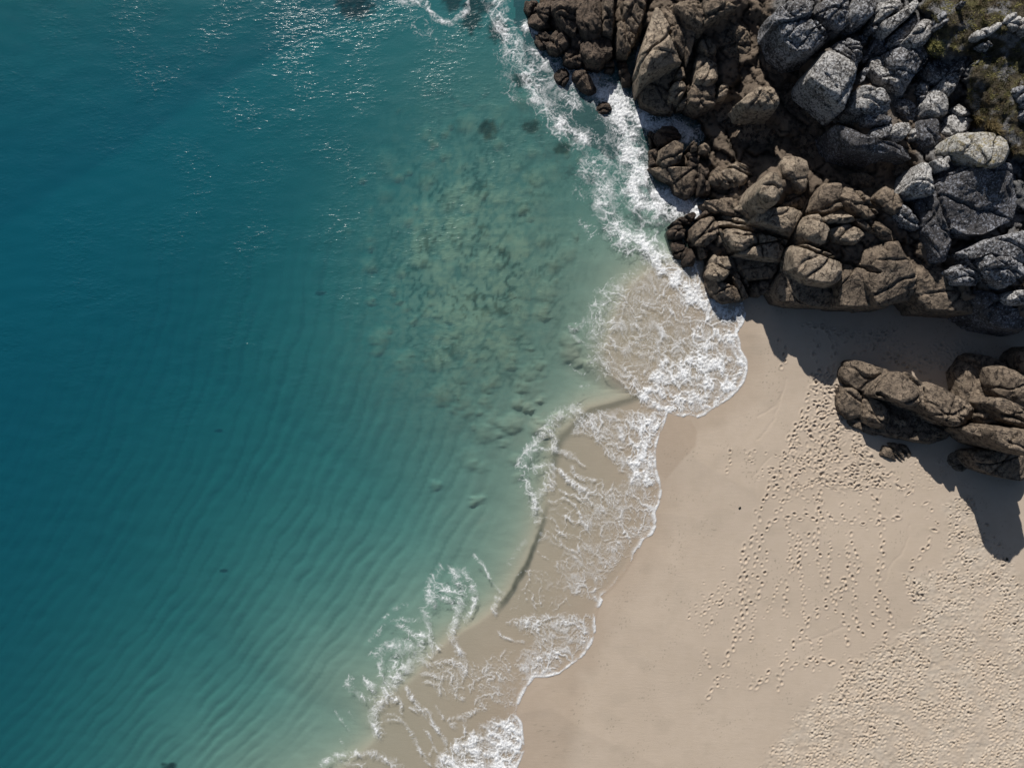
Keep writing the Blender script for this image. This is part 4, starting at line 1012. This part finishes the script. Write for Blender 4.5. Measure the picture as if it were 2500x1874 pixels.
# ------------------------------------------------------------------ foam
def soft_line(x, y, pts, w): return np.exp(-(seg_dist(x, y, pts) / w) ** 2)
FL = [  # polyline, half width px, density
 ('P', [(1205, -20), (1222, 40), (1235, 90), (1270, 150), (1300, 190), (1310, 230), (1345, 280), (1385, 315), (1430, 345)], 30, .52),
 ('P', [(975, 0), (1040, 10), (1060, 50), (1110, 55), (1140, 10)], 9, .55), ('P', [(985, 30), (1090, 110)], 40, .2), ('P', [(1225, 100), (1240, 200), (1260, 230)], 26, .35),
 ('P', [(1305, 130), (1350, 160), (1360, 210), (1400, 250)], 28, .5), ('P', [(1380, 190), (1440, 205), (1470, 230), (1520, 250), (1560, 290), (1590, 300), (1640, 310), (1680, 330)], 34, .78),
 ('P', [(1560, 110), (1555, 170), (1545, 215)], 13, .7), ('P', [(1450, 180), (1480, 200), (1500, 230)], 22, .6), ('P', [(1285, 70), (1315, 80)], 16, .8),
 ('P', [(1500, 260), (1530, 330), (1540, 380), (1560, 430), (1545, 470), (1580, 500), (1640, 505), (1700, 512)], 40, .74), ('P', [(1600, 470), (1650, 490), (1700, 510)], 26, .85),
 ('P', [(1470, 400), (1480, 500), (1500, 560)], 36, .5), ('P', [(1440, 340), (1425, 420), (1420, 470)], 22, .42), ('P', [(1400, 330), (1440, 350), (1500, 345)], 20, .45),
 ('P', [(1540, 570), (1580, 600), (1620, 650), (1650, 680), (1690, 720), (1720, 745)], 34, .74), ('P', [(1500, 560), (1540, 600)], 30, .5), ('P', [(1420, 540), (1450, 580)], 14, .35),
 ('P', [(1690, 650), (1700, 690), (1720, 720)], 22, .6),
 ('I', [(480, 690), (620, 620), (740, 620)], 24, .42), ('I', [(480, 720), (620, 820), (780, 910), (900, 920)], 16, .4), ('I', [(720, 380), (900, 380), (1050, 430)], 26, .45),
 ('I', [(690, 500), (700, 600), (800, 680), (960, 700), (1060, 760)], 26, .5), ('I', [(880, 620), (980, 660)], 24, .55), ('I', [(820, 780), (1000, 830), (1100, 860)], 24, .52),
 ('I', [(450, 960), (600, 1050), (700, 1080)], 10, .25), ('I', [(1010, 1170), (1070, 1240), (1200, 1310), (1330, 1350)], 30, .95), ('I', [(580, 1160), (700, 1100)], 14, .3),
 ('I', [(1200, 150), (1300, 270), (1450, 400), (1580, 520)], 40, .75),
 ('H', [(900, 0), (720, 40), (640, 150), (480, 320), (430, 430), (450, 600), (530, 770), (540, 900)], 30, .62), ('H', [(640, 140), (700, 260), (690, 330)], 24, .6), ('H', [(530, 480), (640, 440), (680, 500), (620, 620), (580, 680)], 26, .6),
 ('H', [(540, 320), (700, 330), (830, 380), (930, 470)], 14, .85), ('H', [(740, 490), (800, 580), (900, 640), (1040, 700), (1200, 770)], 15, .85), ('H', [(820, 480), (860, 550), (1000, 590)], 12, .8),
 ('H', [(710, 640), (780, 690), (900, 730), (1050, 800), (1200, 830)], 10, .7), ('H', [(760, 870), (880, 920), (1000, 970)], 10, .65), ('H', [(700, 990), (860, 1050)], 9, .6), ('H', [(640, 760), (760, 740), (860, 800), (910, 900)], 9, .6), ('H', [(1030, 1400), (1010, 1480), (1030, 1560), (1060, 1600)], 16, .8),
 ('H', [(560, 1030), (700, 1110), (870, 1180)], 7, .55), ('H', [(570, 1150), (680, 1260)], 6, .5), ('H', [(550, 1080), (660, 1050), (800, 1060)], 6, .5), ('H', [(360, 1360), (520, 1340), (640, 1420)], 6, .42),
 ('H', [(20, 1210), (100, 1300), (170, 1420), (260, 1500)], 10, .55), ('H', [(270, 1500), (210, 1570), (200, 1658)], 13, .8), ('H', [(0, 1480), (40, 1560), (0, 1650)], 16, .6), ('H', [(330, 1240), (440, 1100)], 24, .3),
 ('G', [(1100, 0), (1060, 60), (1010, 160), (990, 260), (1030, 310)], 20, .72), ('G', [(1200, 0), (1250, 100), (1290, 230), (1250, 340), (1230, 480), (1190, 560), (1230, 660), (1290, 760), (1310, 850), (1230, 940)], 24, .8),
 ('G', [(1020, 150), (1150, 180), (1280, 220)], 26, .68), ('G', [(1280, 0), (1340, 100), (1390, 230), (1360, 350), (1320, 430)], 16, .7), ('G', [(1040, 240), (1180, 290), (1260, 330)], 18, .7),
 ('G', [(640, 430), (720, 350), (820, 300)], 16, .35), ('G', [(520, 600), (580, 520), (700, 440), (860, 440), (960, 470)], 14, .45), ('G', [(960, 330), (990, 480), (1030, 620), (1020, 720)], 18, .65), ('G', [(760, 480), (850, 560), (980, 570)], 18, .65), ('G', [(560, 720), (660, 640), (820, 640), (920, 640)], 28, .62), ('G', [(1090, 640), (1000, 730), (900, 760)], 18, .75),
 ('G', [(920, 740), (800, 850), (700, 960), (620, 1080), (550, 1180), (560, 1300), (590, 1380)], 34, .9), ('G', [(840, 640), (740, 740), (700, 860)], 30, .75), ('G', [(620, 900), (600, 780)], 18, .55), ('G', [(370, 900), (330, 980), (420, 1060), (520, 1090)], 20, .5), ('G', [(220, 1180), (300, 1280), (360, 1330)], 10, .38), ('G', [(240, 1120), (330, 1170), (390, 1260)], 9, .32),
 ('G', [(480, 920), (540, 1000), (560, 1100)], 22, .62), ('G', [(600, 1100), (740, 1070)], 18, .8), ('G', [(560, 1300), (700, 1270), (780, 1270), (860, 1370), (920, 1490), (1000, 1640)], 11, .9), ('G', [(640, 1220), (720, 1210), (780, 1260)], 9, .75), ('G', [(830, 990), (900, 1100), (960, 1200), (1060, 1300), (1130, 1410), (1150, 1470)], 15, .95), ('G', [(870, 1170), (980, 1180), (1060, 1290)], 12, .8), ('G', [(780, 1080), (790, 1200)], 9, .6), ('G', [(960, 1320), (1020, 1440), (1070, 1510)], 8, .65), ('G', [(1060, 1140), (1130, 1240)], 8, .7), ('G', [(1000, 1550), (1030, 1440)], 8, .6),
 ('G', [(950, 800), (1060, 790), (1160, 780), (1260, 800)], 18, .7), ('G', [(960, 880), (1060, 920), (1160, 920), (1230, 900)], 18, .72), ('G', [(960, 960), (1080, 960), (1100, 1040)], 14, .6), ('G', [(1120, 1000), (1240, 1040), (1290, 1080)], 12, .5),
 ('G', [(120, 1620), (260, 1560), (380, 1520), (540, 1530), (640, 1580), (760, 1640)], 20, .68), ('G', [(300, 1600), (440, 1640)], 24, .5), ('G', [(260, 1420), (300, 1480)], 12, .3), ('G', [(1190, 1250), (1220, 1340)], 14, .7), ('G', [(1240, 1240), (1350, 1210), (1420, 1190)], 16, .7), ('G', [(1280, 1240), (1300, 1360)], 14, .65), ('G', [(1420, 1100), (1480, 1170)], 18, .6),
 ('G', [(1640, 440), (1800, 470), (1900, 500), (2100, 490)], 12, .75), ('G', [(1550, 520), (1620, 590), (1780, 620)], 10, .7), ('G', [(1550, 820), (1640, 700)], 12, .45), ('G', [(1340, 1030), (1430, 920), (1500, 930)], 9, .45), ('G', [(1560, 240), (1540, 380)], 12, .8), 
]
FP = [  # polygon, feather, density
 ('I', [(640, 800), (1080, 860), (1120, 1180), (1000, 1220), (800, 1120), (640, 980)], 26, .44),
 ('I', [(560, 640), (760, 300), (1000, 220), (1160, 140), (1300, 300), (1640, 480), (1920, 470), (1940, 1000), (1720, 1320), (1460, 1400), (1100, 1240), (1040, 1000), (700, 860)], 30, .46),
 ('I', [(1480, 660), (1660, 500), (1925, 475), (1945, 1000), (1880, 1170), (1700, 1330), (1460, 1405), (1290, 1370), (1060, 1200), (1180, 960), (1440, 900)], 14, .80),
 ('H', [(840, 60), (1000, 20), (1300, 0), (1620, 20), (1540, 250), (1530, 480), (1480, 640), (1300, 640), (1200, 460), (1000, 220), (820, 190)], 14, .58),
 ('H', [(1310, 40), (1620, 40), (1530, 260), (1535, 480), (1560, 560), (1480, 660), (1300, 640), (1270, 300)], 12, .82),
 ('H', [(880, 600), (1300, 620), (1560, 600), (1520, 1000), (1400, 1080), (1200, 1100), (900, 1080)], 24, .47),
 ('H', [(940, 1050), (1350, 1000), (1330, 1120), (1200, 1330), (1000, 1560), (760, 1500), (700, 1300), (800, 1150)], 22, .45),
 ('H', [(600, 700), (900, 800), (1000, 1050), (800, 1200), (560, 1100), (620, 900)], 22, .26),
 ('H', [(420, 1340), (700, 1280), (800, 1500), (900, 1658), (330, 1658), (360, 1480)], 22, .24),
 ('G', [(1650, 430), (2000, 380), (2330, 420), (2350, 600), (2190, 760), (1980, 900), (1780, 1000), (1700, 900), (1780, 720), (1900, 600)], 20, .68),
 ('G', [(1300, 780), (1720, 700), (1740, 1000), (1720, 1180), (1420, 1160), (1320, 1000)], 24, .36),
 ('G', [(1060, 1560), (1180, 1470), (1300, 1400), (1500, 1250), (1720, 1215), (1785, 1290), (1800, 1500), (1740, 1660), (1700, 1800), (1020, 1800)], 12, .86),
 ('G', [(920, 760), (1320, 760), (1300, 1100), (1000, 1000)], 24, .36),
]
front_pts = [p for p in SHORE if 730 < p[1] < 1990]
def density(x, y):
    d = np.zeros_like(x)
    for c, pts, w, a in FL:
        if c in 'GH': a = min(a, .66); w = w * .92
        P = np.array(cp(c, pts)) if c != 'P' else np.array(pts, float)
        w_ = w * (CROP[c][2] * 1.9 if c != 'P' else 1.0)
        q = (x > P[:, 0].min() - 3 * w_) & (x < P[:, 0].max() + 3 * w_) & (y > P[:, 1].min() - 3 * w_) & (y < P[:, 1].max() + 3 * w_)
        if q.any(): d[q] = np.maximum(d[q], (a + (.22 if c == 'P' and P[:, 1].mean() < 700 and a > .45 else 0)) * soft_line(x[q], y[q], P, w_))
    for c, pts, fe, a in FP:
        P = np.array(cp(c, pts))
        q = (x > P[:, 0].min() - 2 * fe) & (x < P[:, 0].max() + 2 * fe) & (y > P[:, 1].min() - 2 * fe) & (y < P[:, 1].max() + 2 * fe)
        d[q] = np.maximum(d[q], a * sstep(-fe, fe, sdist(x[q], y[q], P)))
    return d
gx = np.arange(690, 1846, 1.9); gy = np.arange(-40, 1990, 1.9)
GX, GY = np.meshgrid(gx, gy); x, y = GX.ravel(), GY.ravel()
a1 = 14 * gnoise2(x / 60, y / 60) + 7 * gnoise2(x / 24 + 9, y / 24); a2 = 14 * gnoise2(x / 60 + 70, y / 60) + 7 * gnoise2(x / 24 + 33, y / 24)
F_den = Field(660, -80, 1880, 2020, 3, density)
den = F_den(x + a1 * .55, y + a2 * .55)
dsx = shore_d(x, y)
act = np.where((den > .03) & (dsx > -3))[0]
x, y, den, dsx = x[act], y[act], den[act], dsx[act]
a1, a2 = a1[act], a2[act]
q1 = 4 * gnoise2(x / 9, y / 9); q2 = 4 * gnoise2(x / 9 + 5, y / 9 + 8)
wxx = x + a1 * 1.4 + q1; wyy = y + a2 * 1.4 + q2
def lace(s, k, sxx=1.0, rot=0.0):
    c, s_ = math.cos(rot), math.sin(rot)
    f1, f2, _ = worley2((wxx * c + wyy * s_) / s / sxx, (-wxx * s_ + wyy * c) / s, k)
    return f2 - f1
# swash streams run down the beach slope
e1 = lace(32, 1, 1.7, .6); e2 = lace(13.5, 2, 2.0, .55); e3 = lace(6, 3, 1.9, .5)
nz = fbm2(x / 30 + 4, y / 30, 4); nf = fbm2(x / 7, y / 7 + 9, 3)
dn = np.clip(den * (1 + .55 * nz), 0, 1.2)
t1 = dn * .27; t2 = np.clip(dn - .14, 0, 2) * .33; t3 = np.clip(dn - .34, 0, 2) * .46
m1 = sstep(t1, t1 * .1 - .02, e1 + .05 * nf); m2 = sstep(t2, t2 * .1 - .02, e2 + .08 * nf); m3 = sstep(t3, t3 * .1 - .02, e3 + .1 * nf)
zone1 = sstep(-.35, .15, fbm2(x / 95 + 3, y / 95, 2)); zone2 = sstep(-.3, .25, fbm2(x / 70 + 51, y / 70, 2)); zone3 = sstep(-.15, .35, fbm2(x / 55 + 91, y / 55, 2))
m1 = m1 * (.45 + .55 * zone1); m2 = m2 * (.3 + .7 * zone2); m3 = m3 * (.35 + .65 * zone3)
ca, sa = math.cos(.62), math.sin(.62)
streak = fbm2((wxx * ca + wyy * sa) / 46, (-wxx * sa + wyy * ca) / 5.5, 3)
fm = np.maximum(m1 * (.35 + .75 * dn), np.maximum(m2 * (.25 + .85 * dn), m3 * (.1 + .9 * dn)))
solid = sstep(.70, 1.1, dn + .45 * nf + .2 * nz)
fm = np.maximum(fm, solid * (.62 + .5 * nf))
fm = np.maximum(fm, .42 * sstep(.2, .85, dn) * sstep(-.25, .6, nf + .6 * nz))
fm = np.maximum(fm, .5 * sstep(.12, .6, dn) * sstep(.0, .5, streak + .2 * nz))
fm = np.maximum(fm, sstep(.45, .9, dn) * sstep(.1, .5, nz + .3 * streak) * (.75 + .5 * nf))
bub = fbm2(x / 3.4, y / 3.4, 2)
fm = np.maximum(fm, sstep(.74, 1.02, dn) * (.74 + .6 * nf + .2 * bub))
fm = fm * (.92 + .5 * bub) * (1 + .2 * sstep(.5, .9, dn))
fm *= sstep(.05, .2, dn + .1 * nf)
# bright rim where the swash stops
rim_n = fbm2(x / 40 + 77, y / 40, 3)
rim_w = 4.0 + 9 * rim_n
rim = np.exp(-((dsx - 3.0) / np.maximum(rim_w, 1.6)) ** 2) * sstep(-.28, .1, rim_n + .1 + .2 * nf)
fm = np.maximum(fm, rim * (.8 + .3 * nf))
fm = np.clip(fm * sstep(-1.5, 1.0, dsx), 0, 1)
full = np.zeros(GX.size); full[act] = fm
hgt = np.zeros(GX.size); hgt[act] = .02 + .05 * fm * (1 + .8 * nf) + .04 * sstep(.6, 1, dn) * (nz + nf)
FM = full.reshape(GX.shape)
cellmax = np.maximum(np.maximum(FM[:-1, :-1], FM[1:, 1:]), np.maximum(FM[1:, :-1], FM[:-1, 1:]))
Qf = quads(len(gx), len(gy), cellmax > .05)[:, ::-1]
used, inv = np.unique(Qf, return_inverse=True)
gxx, gyy = GX.ravel()[used], GY.ravel()[used]
szz, sds_, _ = sand_height(gxx, gyy)
hz0 = np.maximum(hgt[used], .012) + np.maximum(0.012, szz + .015)
V = np.stack([(gxx - 1250) / PPM, (937 - gyy) / PPM, hz0], 1)
foam = mesh_obj('sea_foam', V, inv.reshape(-1, 4), M['foam'], {'foam': full[used]})
tag(foam, 'white lacy foam of the breaking swash along the shore', 'foam', kind='stuff')

# ------------------------------------------------------------------ headland base
HEAD = [(1283, -700), (1285, 0), (1288, 50), (1310, 70), (1325, 95), (1318, 130), (1340, 160), (1420, 170), (1480, 165), (1510, 180), (1520, 205), (1533, 200), (1545, 130), (1552, 90), (1572, 90),
        (1568, 150), (1566, 215), (1578, 262), (1620, 278), (1690, 290), (1700, 345), (1655, 352), (1620, 345), (1600, 330), (1590, 350), (1590, 405), (1640, 440), (1660, 470), (1722, 498), (1716, 518), (1640, 545),
        (1640, 600), (1660, 625), (1700, 655), (1725, 690), (1745, 733), (1813, 738), (1880, 733), (1909, 737), (2057, 741), (2160, 756), (2264, 759), (2287, 766), (2376, 771), (2394, 800), (2500, 815),
        (2700, 840), (3300, 900), (3300, -700)]
TURF = np.array(cp('B', [(1330, 60), (1450, -60), (2900, -500), (2900, 1500), (2100, 1300), (1950, 1080), (1810, 1000), (1720, 820), (1770, 480), (1600, 430), (1540, 470), (1400, 460), (1465, 250), (1450, 150)]))
tops = []
for s in ROCKS:
    P = np.array(cp(s[0], [tuple(map(float, p.split(','))) for p in s[6].split()]))
    if s[1] == 'boulder' and inside(P[:1, 0] * 0 + P[:, 0].mean(), P[:1, 1] * 0 + P[:, 1].mean(), TURF)[0] and s[2] != 'gold': continue
    tops.append((P[:, 0].mean(), P[:, 1].mean(), s[3]))
tops += [(1500, -300, 4), (1900, -400, 9), (2300, -300, 11.5), (2700, 0, 12.5), (2800, 400, 11.5), (2700, 700, 8), (2380, 180, 11.1), (2450, 250, 10.8), (2430, 60, 11.7), (2300, 60, 11.3), (2330, 130, 11.0), (2420, 330, 10.6), (2480, 420, 10.2)]
tops = np.array(tops)
hx = axis([(1240, 2560, 4.6), (2560, 3300, 40)]); hy = axis([(-700, -60, 30), (-60, 850, 4.6), (850, 960, 30)])
HX, HY = np.meshgrid(hx, hy); x, y = HX.ravel(), HY.ravel()
def top_field(x, y):
    num = 0; den_ = 1e-9
    for (tx, ty, tz) in tops:
        w = 1 / (((x - tx) ** 2 + (y - ty) ** 2) / 900 + .6) ** 1.6
        num = num + w * tz; den_ = den_ + w
    return num / den_
F_top = Field(1200, -720, 3340, 980, 12, top_field)
sd = sdist(x + 6 * gnoise2(x / 25, y / 25), y + 6 * gnoise2(x / 25 + 8, y / 25), HEAD)
tfm = sstep(-8, 10, sdist(x, y, TURF) + 8 * gnoise2(x / 15, y / 15))
tf = tfm * sstep(-.45, -.1, gnoise2(x / 40 + 4, y / 40) + .35 * gnoise2(x / 14, y / 14))
zt = F_top(x, y)
c_, s_ = math.cos(.75), math.sin(.75)
ux, uy = (x * c_ + y * s_) / 96, (-x * s_ + y * c_) / 66
ux = ux + .18 * gnoise2(x / 30, y / 30); uy = uy + .18 * gnoise2(x / 30 + 9, y / 30)
f1, f2, cid = worley2(ux, uy, 9, .8)
blk = (RND[cid] - .5) * 1.5 + (RND[(cid + 77) & 4095] - .5) * 2.0 * (ux - np.floor(ux) - .5) + (RND[(cid + 177) & 4095] - .5) * 2.0 * (uy - np.floor(uy) - .5)
f1b, f2b, cidb = worley2(ux * 2.6 + 5, uy * 2.6, 4, .85)
blk2 = (RND[cidb] - .5) * .35
crack = np.maximum(np.exp(-((f2 - f1) / .06) ** 2), .6 * np.exp(-((f2b - f1b) / .07) ** 2))
zz = zt - 1.35 + (1 - tfm) * (blk * .5 + blk2 * .6 - .55 * crack) + tfm * (1.3 + .35 * fbm2(x / 34, y / 34, 3)) + .12 * fbm2(x / 12, y / 12, 3)
zz = -2.2 + (zz + 2.2) * sstep(-12, 44, sd)
xw, yw = px2w(x, y, zz)
zz = zz - .6 * cleft_depth(xw, yw, zz)
lich = sstep(6.6, 8.2, zz + .8 * gnoise2(x / 40, y / 40))
kp = (sd > -30).reshape(HX.shape)
keep = kp[:-1, :-1] | kp[1:, 1:]
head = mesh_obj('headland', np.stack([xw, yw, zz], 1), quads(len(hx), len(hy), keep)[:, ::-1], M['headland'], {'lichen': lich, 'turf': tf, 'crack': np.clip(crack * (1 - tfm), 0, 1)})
tag(head, 'fractured granite headland rising from the water to turf in the corner', 'headland', kind='structure')
HZ = zz.reshape(HX.shape)

# ------------------------------------------------------------------ rocks
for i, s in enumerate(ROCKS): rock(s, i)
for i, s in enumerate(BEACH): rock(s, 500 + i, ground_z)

# ------------------------------------------------------------------ turf
def head_z(px, py):
    i = np.clip(np.searchsorted(hx, px), 0, len(hx) - 1); j = np.clip(np.searchsorted(hy, py), 0, len(hy) - 1)
    return HZ[j, i]
g = np.random.default_rng(5)
def blades(px, py, hgt, lean, cols, wid=.05):
    n = len(px); z0 = head_z(px, py) - .03
    x0, y0 = px2w(px, py, z0)
    a = g.uniform(0, 2 * np.pi, n); b = g.uniform(0, 2 * np.pi, n); l = hgt * g.uniform(.3, 1, n) * lean
    V = np.zeros((n, 3, 3))
    V[:, 0] = np.stack([x0 - wid * np.cos(a), y0 - wid * np.sin(a), z0], 1)
    V[:, 1] = np.stack([x0 + wid * np.cos(a), y0 + wid * np.sin(a), z0], 1)
    V[:, 2] = np.stack([x0 + l * np.cos(b), y0 + l * np.sin(b), z0 + hgt * g.uniform(.5, 1, n)], 1)
    return V.reshape(-1, 3), np.arange(n * 3).reshape(-1, 3), np.repeat(cols, 3, 0)
n = 60000
px = g.uniform(2230, 2600, n); py = g.uniform(-60, 460, n)
k = inside(px, py, TURF) & (gnoise2(px / 18, py / 18) + .6 * gnoise2(px / 6, py / 6) > -.15)
px, py = px[k], py[k]
mixv = sstep(.0, .5, gnoise2(px / 28 + 3, py / 28) + g.normal(0, .12, len(px)) + .25 * sstep(190, 40, py))[:, None]
br = sstep(.1, .5, gnoise2(px / 22 + 30, py / 22) + .2 * sstep(150, 300, py))[:, None]
cols = np.array([.035, .036, .015]) * (1 - mixv) + np.array([.26, .24, .1]) * mixv  # dark and bright blade tones stand in for shaded and sunlit turf
cols = cols * (1 - br) + np.array([.11, .085, .05]) * br
cols = cols * g.uniform(.6, 1.4, (len(px), 1))
Vg, Tg, Cg = blades(px, py, g.uniform(.08, .2, len(px)), 1.1, cols, .04)
gr = mesh_obj('turf_grass', Vg, None, M['grass'], {'blade': Cg}, tris=Tg, smooth=False)
tag(gr, 'short olive and yellow-green turf in the top right corner', 'grass', kind='stuff')
def tuft(cx, cy, r, nb, hgt, col, label):
    a = g.uniform(0, 2 * np.pi, nb); q = r * np.sqrt(g.random(nb))
    px = cx + q * np.cos(a); py = cy + q * np.sin(a)
    cols = np.array(col)[None] * g.uniform(.6, 1.35, (nb, 1))
    V, T, C = blades(px, py, hgt * g.uniform(.6, 1.2, nb), 1.2, cols, .035)
    zc = float(head_z(np.array([cx]), np.array([cy]))[0]); bx, by = px2w(cx, cy, zc)
    base = np.array([bx, by, zc])
    o = mesh_obj('grass_tuft', V - base, None, M['grass'], {'blade': C}, loc=tuple(base), tris=T, smooth=False)
    tag(o, label, 'grass', 'grass tufts by the perched boulder')
tuft(2382, 296, 13, 900, .5, (.20, .16, .08), 'straw-coloured grass tuft above the left of the perched boulder')
tuft(2420, 312, 15, 1000, .55, (.23, .18, .095), 'straw-coloured grass tuft above the right of the perched boulder')
tuft(2128, 88, 12, 600, .45, (.11, .085, .045), 'brown grass tuft in the gully below the smooth-sided grey block')
tuft(2282, 122, 20, 1300, .4, (.33, .31, .13), 'bright yellow-green grass tuft at the foot of the white slab')

# ------------------------------------------------------------------ small things on the sand
def lump(name, px, py, size, mat, label, cat, seed, flat=.5):
    r2 = np.random.default_rng(seed)
    zg = float(ground_z(px, py)); bx, by = px2w(px, py, zg)
    R, N = 9, 16
    th = np.linspace(0, np.pi, R)[:, None]; ph = np.linspace(0, 2 * np.pi, N, endpoint=False)[None]
    D = np.stack([np.sin(th) * np.cos(ph), np.sin(th) * np.sin(ph), np.cos(th) * np.ones_like(ph)], -1).reshape(-1, 3)
    rad = size * (1 + .45 * fbm(D * 1.7 + seed, 3))
    V = D * rad[:, None] * np.array([1.0, .62, flat]) + np.array([0, 0, size * flat * .5])
    idx = np.arange(R * N).reshape(R, N)
    Q = np.stack([idx[:-1], idx[1:], np.roll(idx[1:], -1, 1), np.roll(idx[:-1], -1, 1)], -1).reshape(-1, 4)
    o = mesh_obj(name, V, Q, mat, loc=(bx, by, zg)); o.rotation_euler[2] = r2.uniform(0, 6)
    tag(o, label, cat)
lump('seaweed_clump', 1806, 1239, .14, M['weed'], 'small black clump of seaweed alone on the smooth sand', 'seaweed', 3)
lump('seaweed_clump', 2458, 1364, .2, M['weed'], 'dark clump of seaweed in the trampled sand at the shadow edge', 'seaweed', 8, .35)
